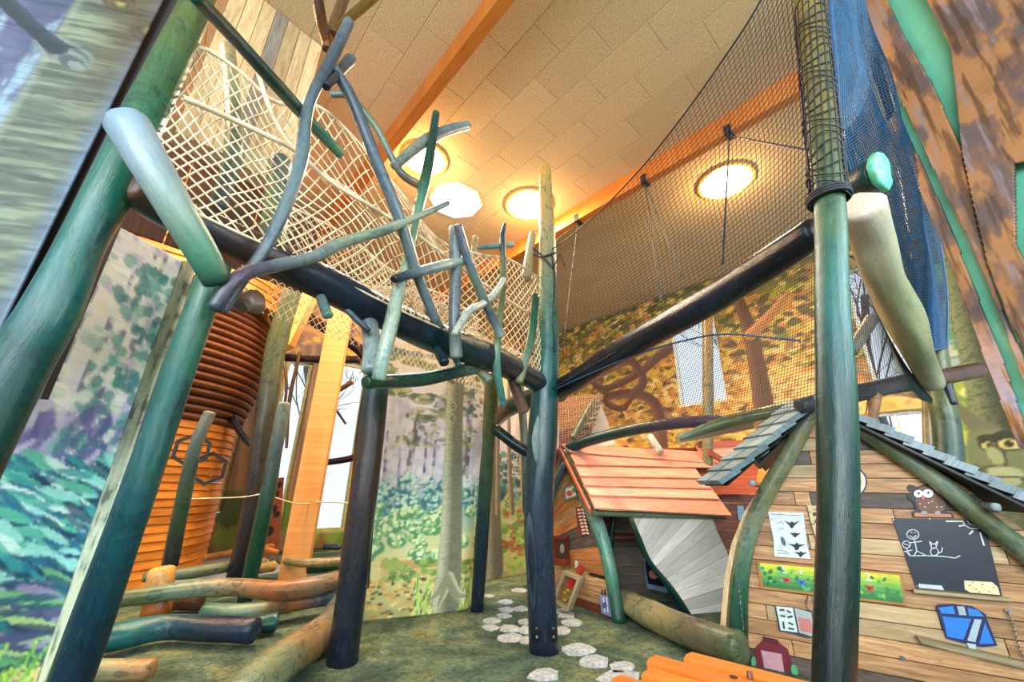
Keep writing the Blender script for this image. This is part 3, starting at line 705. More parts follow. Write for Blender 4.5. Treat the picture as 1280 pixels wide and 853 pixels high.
for (x, y) in [(536, 752), (548, 757), (575, 754), (584, 744)]: cv.stroke([c1(561, 722), c1((x + 561) / 2, 742), c1(x, y)], [.13, .09, .03], (150, 152, 120), light_=(214, 212, 174))
cv.stroke([c1(566, 478), c1(545, 470), c1(500, 482), c1(488, 480)], [.06, .05, .03, .02], (110, 96, 84))
for y in (508, 524): s = c1(566, y); cv.dab(s[0], s[1], .05, .06, (196, 194, 160)); cv.dab(s[0], s[1], .035, .045, (84, 84, 70)); cv.dab(s[0], s[1], .018, .025, (170, 168, 136))
t = empty('forest_curtain', (-1, 5.3, 0), 'curved printed forest curtain with a big pale tree trunk behind the twin posts', 'curtain')
curtain('printed_sheet', plan1, cv, M['paint'], t, thick=.006)
log('top_rail', [(Vector((x, y, 3.63)), .018) for x, y in plan1], [(90, 80, 60)], parent=t, bumpy=0, seg=8)
# second, further curtain
plan2 = [(-.52, 7.05), (-.1, 7.5), (.35, 7.9), (1.0, 8.4)]
L2 = sum(math.dist(plan2[i], plan2[i+1]) for i in range(3)); cv = Canvas(L2, 3.6, .016); forest(cv, None)
def c2(x, y): return ray_poly(plan2, x, y)
cv.dabs(700, 0, L2, .1, 1.3, .07, .04, [(150, 190, 90), (190, 210, 120), (110, 160, 90), (210, 190, 120)]); cv.dabs(300, 0, L2, 1.2, 2.0, .07, .05, [(60, 120, 120), (110, 170, 150), (40, 90, 110)]); cv.dabs(70, .6, L2, .3, 1.1, .07, .03, [(190, 120, 80), (160, 90, 60)])
for (x0, x1, w) in [(618, 614, .32), (622, 622, .1), (640, 636, .1), (655, 652, .12)]:
    cv.stroke([c2(x0, 712 if w > .2 else 640), c2(x1, 560), c2(x1, 440)], [w * 1.3, w, w], (120, 116, 100), light_=(196, 188, 160), bark=.3)
t = empty('forest_curtain', (0, 7.8, 0), 'further printed forest curtain ending at the tallest log post', 'curtain')
curtain('printed_sheet', plan2, cv, M['paint'], t, thick=.006)
log('top_rail', [(Vector((x, y, 3.62)), .018) for x, y in plan2], [(90, 80, 60)], parent=t, bumpy=0, seg=8)
# left misty forest canvas
e = P(147, 580, 2.5); plan3 = [(e.x, e.y), (e.x - .12, e.y - .5), (e.x - .2, e.y - .88)]
L3 = math.dist(plan3[0], plan3[1]) + math.dist(plan3[1], plan3[2]); cv = Canvas(L3, 2.86, .0125)
def c3(x, y): return ray_poly(plan3, x, y)
cv.grad([(0, (60, 70, 96)), (.5, (84, 90, 116)), (.9, (40, 110, 120)), (1.3, (50, 110, 140)), (1.7, (206, 200, 240)), (2.1, (246, 244, 250)), (2.5, (255, 254, 248)), (3.1, (250, 242, 224))], .5, .2)
cv.patch((240, 240, 236), .2, .3, .5, .1, .9, 4, np.clip((cv.y - 1.6) * 2, 0, 1)); cv.patch((120, 116, 180), .12, .5, .57, .06, .8, 9, np.clip((cv.y - 1.3) * 3, 0, 1) * np.clip((2.2 - cv.y) * 2, 0, 1))
for i in range(11):
    u = random.uniform(0, L3); w = random.uniform(.02, .05); cv.stroke([(u, 1.3), (u + .02, 1.9), (u + random.uniform(-.05, .05), 2.9)], [w * 1.3, w, w * .7], random.choice([(100, 100, 150), (140, 130, 170), (90, 110, 130), (170, 160, 190)]), .8)
cv.dabs(420, 0, L3, 1.75, 2.86, .05, .03, [(255, 252, 244), (236, 240, 232), (246, 240, 250), (180, 210, 208), (246, 244, 224), (206, 196, 232), (255, 255, 250)], .75, .6)
cv.dabs(150, 0, L3 * .35, 1.4, 2.7, .03, .035, [(60, 140, 140), (120, 190, 180), (240, 248, 240), (90, 150, 160)], .8)
cv.dabs(90, 0, L3, 1.25, 1.75, .025, .07, [(130, 120, 190), (96, 96, 160), (210, 200, 236), (70, 110, 150)], .7, .3)
cv.dabs(620, 0, L3, .8, 1.5, .085, .018, [(16, 78, 104), (50, 150, 156), (150, 220, 214), (26, 104, 140), (90, 186, 160), (14, 54, 90), (206, 240, 236)], .85, .45)
cv.dabs(300, 0, L3, .35, .9, .10, .018, [(70, 80, 120), (30, 120, 130), (110, 176, 120), (150, 140, 180), (44, 50, 90), (20, 84, 110), (170, 206, 140)], .85, .4)
cv.dabs(160, 0, L3, .0, .5, .10, .03, [(60, 64, 92), (100, 98, 126), (220, 180, 120), (230, 206, 140), (50, 54, 80), (190, 150, 110)], .9, .3)
cv.dabs(260, 0, L3, .15, .6, .008, .07, [(90, 170, 60), (190, 226, 100), (50, 120, 56), (130, 196, 80)], .9, .35)
t = empty('forest_canvas', (e.x, e.y, 0), 'misty blue and violet forest canvas hanging at the left behind the shiny green post', 'canvas')
curtain('printed_sheet', plan3, cv, M['paint'], t, thick=.006)
cvt = Canvas(.10, 2.86, .01); nz = fbm(cvt.x / .03, cvt.y / .12, 4); cvt.c[:] = np.array(lin((164, 170, 146))); cvt.put(np.clip((nz - .5) / .1, 0, 1), (188, 192, 164)); cvt.put(np.clip((.42 - nz) / .08, 0, 1), (96, 104, 88))
d = Vector((.32, 1.0, 0)).normalized()
curtain('bark_border', [(e.x, e.y), (e.x + .105, e.y - .02)], cvt, M['paint'], t, thick=.03)
# trunk-printed column panel at the upper left
e = P(129, 150, 1.5); plan4 = [(e.x, e.y), (e.x - .5, e.y - .1), (e.x - 1.3, e.y - .35)]
L4 = math.dist(plan4[0], plan4[1]) + math.dist(plan4[1], plan4[2]); cv = Canvas(L4, 3.0, .0125, 1.7)
def c4(x, y): return ray_poly(plan4, x, y)
cv.grad([(1.7, (70, 92, 130)), (2.6, (90, 116, 144)), (3.4, (76, 80, 112)), (4.5, (60, 62, 92))], .4, .3)
cv.patch((128, 156, 166), .1, .3, .55, .08, .8, 3); cv.patch((56, 68, 92), .15, .3, .6, .06, .7, 5)
ed = c4(0, 150)[0]
m = np.clip((ed + .0 - cv.x) / .03, 0, 1); cv.put(m, (78, 88, 74))
nz = fbm(cv.x / .35 + .3 * fbm(cv.x / .3, cv.y / .3, 2), cv.y / .03, 7, 5); sh = cv.x / ed
cv.put(m * np.clip((nz - .52) / .12, 0, 1), (114, 124, 102)); cv.put(m * np.clip((.44 - nz) / .1, 0, 1) * .8, (62, 72, 62))
cv.put(m * np.clip((.16 - sh) / .16, 0, 1) * .8, (84, 110, 140)); cv.put(m * np.clip((cv.y - 2.9) / .8, 0, 1) * np.clip((.7 - sh) * 2, 0, 1) * .75, (74, 58, 34)); cv.put(m * np.clip((sh - .86) / .1, 0, 1) * .7, (130, 142, 124))
for (x, y, r) in [(188, 40, .12), (150, 5, .09)]:
    s = c4(x, y)
    for k in range(5): cv.dab(s[0], s[1], r * (1 - k * .18), r * .75 * (1 - k * .18), [(56, 48, 34), (84, 72, 50)][k % 2] if k < 4 else (130, 120, 70), .9, .4)
s = c4(80, 65)
for k in range(5): cv.dab(s[0] - .02 * k, s[1] - .02 * k, .16 * (1 - k * .17), .09 * (1 - k * .17), [(110, 120, 110), (54, 66, 70)][k % 2], .9, .5)
cv.stroke([c4(72, 60), c4(45, 38), c4(5, 0), c4(-40, -40)], [.10, .08, .09, .1], (20, 34, 46), light_=(34, 54, 66))
t = empty('trunk_canvas', (e.x, e.y, 1.7), 'large pale tree trunk print with knots and a dark branch in the upper left corner', 'canvas')
curtain('printed_sheet', plan4, cv, M['bark_print'], t, thick=.01)
prism('dark_gap_board', [Vector((e.x - .06, e.y + .02, 1.7)), Vector((e.x + .16, e.y + .10, 1.7)), Vector((e.x + .16, e.y + .10, 4.7)), Vector((e.x - .06, e.y + .02, 4.7))], (0, .03, 0), M['black'], t)  # black board added to make the dark gap between print and post

# ================================================================== LOG FRAME
navy=(34,44,60); ink=(24,30,42); teal=(46,104,104); deep=(28,66,66); green=(62,104,84); dgreen=(34,66,54); olive=(96,104,74); tan=(160,142,104)
pale=(156,170,164); slate=(92,106,114); dslate=(58,68,78); purple=(84,70,84); brown=(92,66,52); sage=(128,142,122); bone=(196,186,164); rust=(150,100,70)
ZD = 2.5
pA = PZ(205, 262, ZD); pB = PZ(682, 500, ZD)
PBm = Plane((-1.42, 1.45), (.40, 4.40))        # plan line of the left walkway beam
# shiny near post (R)
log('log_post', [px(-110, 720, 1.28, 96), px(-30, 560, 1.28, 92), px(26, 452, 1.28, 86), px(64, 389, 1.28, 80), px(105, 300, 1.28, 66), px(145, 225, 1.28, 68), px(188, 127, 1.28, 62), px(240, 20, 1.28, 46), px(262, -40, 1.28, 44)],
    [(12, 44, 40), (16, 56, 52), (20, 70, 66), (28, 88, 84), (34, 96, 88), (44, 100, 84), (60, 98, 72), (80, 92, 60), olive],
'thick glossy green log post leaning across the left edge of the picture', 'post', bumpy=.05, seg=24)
# (Q)
log('log_post', [px(66, 910, 1.72, 60), px(112, 785, 1.72, 56), px(161, 649, 1.68, 49), px(208, 510, 1.66, 45), px(253, 382, 1.62, 42), px(270, 332, 1.62, 42)],
    [(16, 28, 38), (20, 40, 54), (22, 56, 64), (30, 80, 80), (46, 92, 84), green, green], 'thick dark blue-green log post in front of the beehive tower', 'post', bumpy=.06, seg=24)
# main walkway beam
log('walkway_beam', [pz(165, 232, ZD, 46), pz(210, 262, ZD, 46), pz(300, 305, ZD, 46), pz(400, 352, ZD, 44), pz(500, 402, ZD, 40), pz(560, 428, ZD, 38), pz(620, 450, ZD, 33), pz(665, 474, ZD, 26), pz(700, 492, ZD, 22)],
    [brown, navy, (66, 48, 42), navy, ink, navy, deep, (60, 52, 60), dslate, purple], 'long heavy dark log beam carrying the cream net walkway', 'beam', bumpy=.05, seg=20)
# (P2) tall centre post with carved eye
t = empty('log_post', PZ(680, 815, 0), 'tallest straight log post in the middle with a carved eye and dark bolt holes', 'post')
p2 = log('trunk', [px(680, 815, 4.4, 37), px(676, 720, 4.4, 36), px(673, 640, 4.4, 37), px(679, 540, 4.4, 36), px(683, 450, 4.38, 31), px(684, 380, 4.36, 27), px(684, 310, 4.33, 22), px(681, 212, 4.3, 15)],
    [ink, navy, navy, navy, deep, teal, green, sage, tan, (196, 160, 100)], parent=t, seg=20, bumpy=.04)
def lens(name, x, y, w, h, Y, cols, parent, ang=0, dark=True):
    c = P(x, y, Y); k = scale_at(c, x, y); d = (c - O).normalized(); r = Vector((d.y, -d.x, 0)).normalized(); u = Vector((0, 0, 1)); V = []; Fc = []
    n = 14
    for j, (s, dep) in enumerate(((1, 0), (.82, .003), (.5, .004))):
        for i in range(n):
            a = 2 * math.pi * i / n; q = (abs(math.cos(a)) ** 1.5) * (1 if math.cos(a) > 0 else -1)
            V.append(c + r * (math.sin(a) * w / 2 * s * k + math.sin(ang) * q * h/2 * s * k) + u * (q * h / 2 * s * k) - d * dep)
    for j in range(2):
        for i in range(n): Fc.append((j*n+i, j*n+(i+1)%n, (j+1)*n+(i+1)%n, (j+1)*n+i))
    Fc.append(tuple(range(2*n, 3*n)))
    C = [lin(cols[0])] * (2*n) + [lin(cols[1])] * n
    return mk(name, [tuple(v) for v in V], Fc, M['log'], parent, uv=[(v.x, v.z) for v in V], col=np.array(C), smooth=True)
lens('carved_hollow', 675, 548, 21, 64, 4.262, [(70, 110, 96), (34, 62, 54)], t, .05)
lens('carved_hollow', 664, 700, 13, 110, 4.262, [(40, 52, 66), (18, 24, 34)], t, -.05)
for x in (671, 692):
    lens('bolt_hole', x, 794, 8, 17, 4.24, [(20, 18, 20), (10, 9, 10)], t)
    c = P(x, 796, 4.21); prism('bolt', [c + Vector((math.cos(a) * .012, 0, math.sin(a) * .012)) for a in [k * math.pi / 3 for k in range(6)]], (0, -.012, 0), M['steel'], t)
cords('lashing', [[P(664 + 3*k, 309 + k * 3, 4.2) + Vector((0, -.04*math.sin(a), 0)) for k, a in ((0, 0), (3, 1), (6, 2), (9, 3))] + [P(700, 318, 4.2), P(706, 332, 4.22)],
                  [P(690, 316, 4.2), P(694, 350, 4.25), P(690, 400, 4.25), P(694, 440, 4.25)], [P(664, 316, 4.2), P(676, 322, 4.2), P(695, 316, 4.2)]], .011, M['rope_black'], t, 5)
# (P5) dark twin post with cross bar
log('log_post', [px(428, 830, 4.06, 40), px(440, 730, 4.06, 37), px(450, 650, 4.06, 36), px(461, 560, 4.06, 36), px(468, 500, 4.06, 34), px(471, 478, 4.06, 32)],
    [ink, ink, (46, 44, 52), (60, 46, 44), (66, 52, 46), deep, teal], 'dark brown log post with blue sheen on the carpet left of the forest curtain', 'post', seg=18, bumpy=.04)
log('log_post', [px(452, 735, 4.6, 20), px(462, 620, 4.6, 18), px(480, 470, 4.6, 16)], [deep, navy, teal], 'slim teal post directly behind the dark brown post', 'post')
log('cross_bar', [pp(PBm, 458, 478, 17, -.02), pp(PBm, 520, 475, 18, -.1), pp(PBm, 560, 468, 16, -.1), pp(PBm, 598, 459, 16, -.1), pp(PBm, 634, 456, 16, -.05)], [dgreen, dgreen, deep, sage, sage], 'bent green cross bar log lying on the post tops under the heavy beam', 'log')
log('log_post', [px(596, 767, 5.62, 17), px(603, 660, 5.5, 17), px(610, 560, 5.3, 17), px(616, 468, 5.1, 16)], [ink, navy, dgreen, olive, (110, 110, 50)], 'slim green-topped log post standing before the curtain seam', 'post')
# beam to the right and its post P3
e3 = PZ(1038, 290, ZD)
log('walkway_beam', [pz(610, 452+80, ZD, 20), pz(640, 508, ZD, 22), pz(700, 486, ZD, 26), pz(760, 450, ZD, 30), pz(830, 408, ZD, 34), pz(900, 368, ZD, 37), pz(960, 330, ZD, 38), pz(1020, 290, ZD, 40)],
    [ink, dgreen, ink, ink, ink, navy, ink, ink], 'dark log beam under the black net running to the right post', 'beam', seg=18, bumpy=.04)
t = empty('log_post', (e3.x, e3.y, 0), 'large green log post before the plank wall, its top wrapped in black net', 'post')
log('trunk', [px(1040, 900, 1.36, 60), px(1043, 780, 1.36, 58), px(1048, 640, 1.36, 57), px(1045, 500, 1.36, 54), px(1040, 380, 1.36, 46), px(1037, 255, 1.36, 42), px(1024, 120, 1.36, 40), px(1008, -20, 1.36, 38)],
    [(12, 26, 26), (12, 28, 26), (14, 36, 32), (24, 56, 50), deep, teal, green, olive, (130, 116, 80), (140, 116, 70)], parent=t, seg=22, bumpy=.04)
# P4
log('log_post', [px(1200, 980, 4.0, 42), px(1186, 570, 4.0, 41), px(1176, 500, 4.0, 36), px(1168, 430, 4.0, 32), px(1145, 300, 4.05, 24), px(1124, 150, 4.1, 22)], [dgreen, deep, olive, (104, 110, 60), olive, brown, (130, 110, 90)], 'green log post behind the grey shingled roof holding the blue net sack', 'post', seg=18)
log('log_post', [px(1172, 900, 4.5, 16), px(1160, 560, 4.5, 14), px(1158, 480, 4.5, 14)], [olive, tan, olive], 'thin olive post just left of the net sack post', 'post')
# bleached log and green ended log at P3
t = empty('bleached_log', P(1170, 470, 2.6), 'bleached bone-coloured log slanting down from the right post', 'log')
log('trunk', [px(1074, 258, 1.62, 66), px(1088, 295, 1.75, 58), px(1106, 350, 1.95, 56), px(1130, 400, 2.3, 52), px(1150, 445, 2.6, 40), px(1166, 480, 2.8, 30)], [(206, 196, 180), (190, 182, 160), (170, 168, 140), (186, 178, 144), (150, 146, 116), bone], parent=t, mat=M['bleached'], seg=18, bumpy=.09)
lens('knot', 1094, 300, 7, 6, 1.78, [(120, 120, 100), (70, 66, 56)], t)
t = empty('cut_log', P(1075, 225, 1.75), 'dark log with a rough turquoise cut end sticking out above the bleached log', 'log')
log('trunk', [px(1052, 240, 1.9, 30), px(1075, 228, 1.8, 36), px(1096, 216, 1.7, 40)], [navy, dslate, deep], parent=t, seg=16)
log('cut_face', [px(1096, 216, 1.695, 41), px(1104, 213, 1.67, 41)], [(90, 190, 160), (130, 214, 190)], parent=t, seg=12, bumpy=.2, mat=M['log'], domed=.12)
# pale blue log leaning over the near post
log('leaning_log', [px(160, 155, 1.12, 56), px(188, 205, 1.16, 52), px(222, 265, 1.24, 46), px(252, 315, 1.34, 42), px(272, 352, 1.42, 38)], [(128, 150, 166), (134, 150, 160), (140, 152, 148), (110, 140, 122), (70, 120, 96), dgreen], 'pale blue log with rounded end leaning over the glossy green post', 'log', mat=M['bleached'], seg=20, bumpy=.05)
# ---- sticks on and around the left net (s, px, py, width, offset from the beam plane)
def stick(pts, cols, lab, cat='stick', bumpy=.07, **k):
    return log('stick', [pp(PBm, x, y, w, o) for x, y, w, o in pts], cols, lab, cat, bumpy=bumpy, seg=12, **k)
stick([(436, 28, 16, .1), (412, 78, 17, .14), (386, 130, 17, .18), (378, 190, 19, .2), (362, 245, 19, .22), (335, 305, 17, .2), (300, 355, 17, .16), (277, 388, 18, .14)], [slate, dslate, slate, (96, 116, 122), slate, dslate, slate], 'longest crooked grey stick standing before the cream net, top left of the roof beam')
stick([(243, -6, 18, .5), (300, 55, 17, .35), (345, 105, 17, .25), (385, 150, 15, .1), (425, 192, 13, 0)], [dgreen, deep, dgreen, (70, 110, 96), (90, 130, 110)], 'dark green stick slanting down over the net from the top left corner')
stick([(416, 84, 14, .12), (440, 125, 15, .14), (470, 200, 15, .16), (500, 275, 15, .18), (522, 345, 14, .16), (545, 402, 12, .14)], [slate, dslate, slate, (90, 104, 110), slate], 'straight slate-grey stick running down across the pale branch to the beam')
stick([(438, 74, 17, .05), (425, 88, 15, .1), (408, 108, 13, .2)], [slate, dslate, ink], 'short dark stub crossing the tops of the two grey sticks')
stick([(415, 118, 9, -.3), (438, 122, 9, -.2), (470, 160, 9, -.1), (492, 202, 9, -.05), (505, 220, 10, 0), (528, 234, 11, .05)], [slate, olive, sage, dslate, tan], 'thin curved twig ending at the green upright above the net')
stick([(584, 157, 13, .1), (552, 166, 16, .06), (520, 184, 17, 0), (493, 208, 14, -.05)], [(120, 140, 140), slate, (116, 120, 112), sage], 'arched grey branch in front of the half hidden lamp')
stick([(545, 142, 10, .08), (534, 212, 13, .1), (522, 265, 13, .1), (508, 330, 14, .1), (496, 372, 15, .06)], [deep, dgreen, (90, 130, 110), (140, 160, 130), sage], 'green upright stick crossing the arched grey branch')
stick([(268, 386, 22, .22), (300, 346, 20, .25), (345, 332, 17, .22), (390, 322, 17, .22), (430, 303, 15, .2), (480, 288, 13, .2), (520, 272, 10, .2), (560, 254, 7, .2)], [dslate, purple, slate, (120, 130, 120), sage, (140, 156, 144), slate], 'long pale branch rising to the right across the grey sticks to the octagonal skylight')
stick([(492, 349, 11, .2), (520, 341, 13, .2), (555, 332, 13, .16), (588, 324, 11, .12)], [ink, slate, (150, 164, 156), (170, 176, 160)], 'short horizontal pale stick with a dark cut end over the net')
stick([(500, 352, 16, .15), (490, 400, 19, .15), (480, 440, 19, .13), (473, 474, 19, .1)], [(150, 164, 150), (150, 160, 140), (160, 172, 160), (130, 156, 140)], 'pale green stick leaning from the beam down to the cross bar')
stick([(460, 396, 20, -.1), (465, 430, 22, -.05), (462, 464, 22, 0)], [slate, pale, (150, 166, 170)], 'pale blue stub hanging under the beam beside the cross bar end')
stick([(568, 285, 15, .12), (569, 340, 15, .12), (568, 400, 15, .12), (570, 446, 17, .1)], [(120, 130, 128), (110, 116, 120), (96, 104, 112), (130, 136, 130)], 'thick grey upright stick in front of the beam, right of the octagonal skylight')
stick([(572, 282, 11, .2), (585, 325, 12, .2), (603, 370, 12, .2), (616, 398, 12, .2), (626, 420, 11, .2)], [purple, slate, (100, 116, 104), slate, pale], 'purple-grey stick leaning right beside the thick grey upright')
stick([(568, 418, 9, .22), (586, 390, 10, .22), (604, 380, 10, .2), (618, 368, 9, .2), (630, 350, 8, .2)], [(170, 172, 160), (186, 188, 176), (190, 190, 180)], 'bent bone-white twig at the lower end of the net')
stick([(631, 280, 4, .1), (628, 300, 8, .1), (629, 350, 9, .1), (622, 420, 9, .1), (621, 460, 10, .08), (629, 506, 8, .06)], [purple, dslate, olive, (120, 140, 110), (90, 130, 120), (70, 130, 120)], 'thin green-grey upright stick reaching below the end of the cross bar')
stick([(598, 310, 6, .0), (620, 308, 8, .05), (640, 306, 8, .08)], [slate, (120, 150, 150), pale], 'tiny horizontal grey stick under the round lamp')
stick([(669, 370, 11, .1), (664, 420, 11, .1), (655, 455, 11, .08), (649, 478, 11, .06)], [dgreen, green, sage, (140, 140, 100)], 'green stick leaning against the net left of the tallest post')
stick([(634, 452, 14, -.1), (643, 482, 13, -.05), (655, 515, 14, 0)], [purple, brown, (120, 92, 80)], 'brown stub hanging below the beam end, left of the tallest post')
stick([(401, 372, 13, -.02), (410, 395, 14, .05)], [slate, (110, 140, 130)], 'short grey stub poking out below the beam under the pale branch')
stick([(424, 376, 8, -.1), (440, 394, 8, -.05), (461, 414, 8, 0)], [olive, slate, dslate], 'thin olive twig beneath the beam beside the short grey stub')
stick([(546, 436, 12, -.05), (556, 454, 13, .05)], [deep, ink], 'dark green stub below the beam above the big painted trunk')
stick([(566, 440, 9, 0), (573, 457, 8, .06)], [slate, teal], 'tiny teal peg tip below the thick grey upright')
stick([(535, 385, 12, .05), (550, 410, 11, 0)], [sage, slate], 'short sage stub between beam and net')
stick([(598, 462, 12, -.1), (612, 476, 11, 0)], [tan, sage], 'pale stub below the right end of the cross bar')
stick([(594, 297, 8, -.9), (592, 320, 8, -.9)], [tan, tan], 'small tan post tip behind the net under the lamps')
stick([(666, 292, 9, -.1), (657, 348, 13, -.05)], [(180, 160, 120), (150, 136, 110)], 'short tan post behind the lashing of the tallest post', 'post')
stick([(300, 380, 24, -.1), (316, 374, 26, 0), (322, 386, 22, .04)], [brown, brown, (140, 110, 96)], 'brown rounded log end under the beam beside the beehive')
for pts, cols, lab in [([(430, -4, 16, -.9), (415, 40, 16, -.8), (408, 60, 14, -.7)], [brown, (120, 76, 40)], 'dark brown forked stub at the top beside the board wall'),
                       ([(470, -6, 16, -.7), (440, 20, 16, -.7), (418, 42, 15, -.7)], [(110, 84, 40), (80, 56, 34)], 'olive-brown stub slanting at the top beside the board wall'),
                       ([(396, -6, 14, -.8), (402, 30, 14, -.8), (410, 62, 12, -.7)], [(60, 36, 26), (80, 46, 30)], 'dark upright brown corner post of the board wall')]:
    stick(pts, cols, lab)
# small log stubs at the centre right and behind
log('log_stub', [px(1064, 440, 3.4, 18), px(1090, 398, 3.4, 18)], [(130, 120, 110), (150, 140, 126)], 'grey cut stub in front of the large window', 'log')
log('log_stub', [px(1088, 528, 3.6, 18), px(1094, 494, 3.6, 19)], [(180, 120, 84), (200, 150, 110)], 'orange-brown stub above the grey shingled roof', 'log')
log('rail_log', [px(1000, 508, 3.5, 20), px(1078, 490, 3.6, 22), px(1140, 478, 3.8, 22), px(1222, 463, 4.0, 20)], [dslate, navy, navy, brown, (96, 60, 50)], 'dark rail log with brown end crossing behind the net sack', 'log')
log('rail_log', [px(1180, 470, 3.9, 14), px(1192, 505, 3.9, 13)], [ink, dslate], 'short dark hanging log below the rail log with brown end', 'log')
log('rail_log', [px(690, 572, 6.2, 13), px(730, 553, 5.9, 14), px(780, 540, 5.6, 14), px(840, 530, 5.2, 15), px(900, 526, 4.9, 15), px(925, 524, 4.8, 8)], [dgreen, deep, dgreen, purple, purple, purple], 'bent green and purple rail log above the orange plank roof', 'log')
log('rail_log', [px(850, 548, 4.6, 8), px(900, 530, 4.5, 15), px(960, 516, 4.3, 18), px(1018, 505, 4.1, 20)], [sage, olive, olive, (110, 120, 90)], 'olive rail log running up to the gable of the shingled playhouse', 'log')
board('grey_slat', P(846, 548, 5.0), P(938, 530, 4.7), Vector((0, 0, 1)), Vector((.02, -.03, 0)), M['plank_grey'], w=.12, label='grey flat slat lying under the olive rail log', cat='slat')
log('prop_stick', [px(812, 546, 6.5, 10), px(826, 566, 6.3, 10)], [(190, 190, 180), (200, 196, 184)], 'white peg behind the orange plank roof', 'stick')
log('prop_stick', [px(742, 500, 7.0, 6), px(716, 548, 6.6, 8)], [olive, sage], 'thin leaning stick before the printed cottage', 'stick')
log('rail_log', [px(618, 536, 5.2, 13), px(650, 560, 5.2, 14), px(690, 578, 5.2, 13)], [dgreen, ink, dgreen], 'black-green rail log crossing left of the tallest post', 'log')
log('log_post', [px(658, 640, 6.0, 9), px(655, 540, 6.0, 10), px(648, 470, 6.0, 10)], [dgreen, sage, sage], 'faint thin post behind the tallest post, left side', 'post')
log('log_post', [px(884, 724, 6.6, 13), px(885, 480, 6.6, 14), px(884, 380, 6.6, 13)], [olive, tan, (190, 140, 80)], 'tan log post standing in front of the tall narrow window', 'post')
# ---- left background posts
log('log_post', [px(290, 742, 6.3, 25), px(314, 640, 6.25, 26), px(332, 520, 6.2, 27), px(346, 430, 6.2, 27), px(368, 352, 6.2, 26)], [ink, (50, 44, 50), (60, 54, 52), (76, 78, 60), olive, olive], 'tall dark log post right of the beehive tower', 'post')
log('log_post', [px(306, 753, 5.85, 20), px(330, 640, 5.8, 21), px(345, 560, 5.8, 18), px(355, 505, 5.8, 17)], [dgreen, (30, 80, 64), dgreen, slate, (120, 134, 130)], 'green log post with a bleached top beside the tall dark post', 'post')
log('log_post', [px(212, 708, 5.2, 22), px(228, 630, 5.1, 20), px(244, 560, 5.0, 18), px(262, 516, 5.0, 15)], [ink, dgreen, olive, slate, (130, 130, 120)], 'leaning grey-topped log post in front of the hexagon signs', 'post')
log('stump', [px(195, 770, 4.9, 40), px(203, 712, 4.9, 34)], [(150, 80, 40), (190, 110, 60), (226, 170, 110)], 'orange peeled stump among the floor logs', 'stump', seg=18)
# ---- logs on the carpet
def floorlog(name, pts, cols, lab):
    """points: x, y of the centre line, width; the log lies on the floor or on the logs below it"""
    q = []
    for (x, y, w, z) in pts:
        p = PZ(x, y, z); q.append((p, w / 2 * scale_at(p, x, y), 1))
    return log(name, q, cols, lab, 'log', seg=16, bumpy=.08)
floorlog('floor_log', [(60, 757, 22, .32), (160, 747, 22, .32), (230, 738, 22, .32), (290, 734, 24, .32), (350, 738, 26, .32), (400, 732, 24, .32), (435, 722, 20, .32)], [rust, olive, sage, (150, 130, 100), rust, (140, 120, 100), rust], 'long brown-green log lying across behind the dark brown post')
floorlog('floor_log', [(256, 765, 24, .16), (310, 765, 22, .16), (360, 756, 20, .16), (410, 748, 20, .16), (462, 741, 17, .16)], [green, sage, rust, slate, (170, 170, 160)], 'greenish log with a pale right end lying before the longest floor log')
floorlog('floor_log', [(100, 806, 36, .14), (150, 796, 36, .14), (210, 784, 34, .14), (265, 786, 34, .14), (318, 788, 36, .14)], [deep, teal, (50, 84, 96), navy, (40, 52, 72)], 'thick blue log lying on the carpet right of the dark blue-green post')
floorlog('floor_log', [(300, 785, 20, .10), (344, 778, 25, .10)], [dgreen, (40, 90, 84)], 'short dark green log end beside the thick blue log')
floorlog('floor_log', [(425, 750, 20, .13), (410, 785, 36, .13), (375, 812, 46, .13), (335, 842, 52, .13), (290, 890, 60, .13)], [slate, (120, 130, 116), rust, (150, 130, 90), (130, 144, 116), sage], 'large pale log slanting towards the viewer at the bottom')
floorlog('floor_log', [(30, 838, 34, .10), (110, 838, 32, .10), (188, 838, 30, .10)], [sage, sage, (170, 130, 90)], 'blunt pale log end at the bottom left corner')
for pts, cols, lab in [([(180, 722, 13, .3), (240, 716, 15, .3), (290, 708, 13, .3), (330, 703, 12, .3)], [olive, sage, tan], 'thin olive log behind the longest floor log'),
                       ([(255, 698, 9, .3), (290, 692, 10, .3), (340, 684, 9, .3)], [rust, rust, (190, 130, 80)], 'thin rusty log far back before the grey carpet'),
                       ([(320, 712, 13, .3), (342, 708, 13, .3)], [tan, (214, 170, 100)], 'yellow cut log end beside the pale spruce column'),
                       ([(340, 698, 10, .3), (380, 704, 12, .3), (430, 702, 11, .3)], [sage, tan, tan], 'thin tan log behind the pale spruce column'),
                       ([(385, 712, 12, .2), (410, 709, 12, .2), (440, 704, 10, .2)], [dgreen, dgreen, olive], 'dark green log low behind the pale spruce column'),
                       ([(405, 684, 8, .4), (425, 684, 8, .4)], [dslate, dslate], 'small dark log far back under the window'),
                       ([(318, 682, 8, .5), (345, 691, 8, .5)], [rust, (210, 130, 80)], 'small orange-ended log below the climbing panel'),
                       ([(210, 752, 26, .12), (250, 752, 26, .12)], [rust, brown], 'brown log lying behind the orange stump')]:
    floorlog('floor_log', pts, cols, lab)
# big log before the playhouse
floorlog('sill_log', [(772, 748, 30, .14), (800, 762, 34, .15), (840, 780, 38, .16), (875, 795, 42, .17), (925, 812, 46, .17)], [(120, 112, 80), (150, 140, 108), (160, 148, 110), (130, 120, 88), (110, 96, 76), olive], 'thick curved log lying as a door sill of the orange-roofed playhouse')
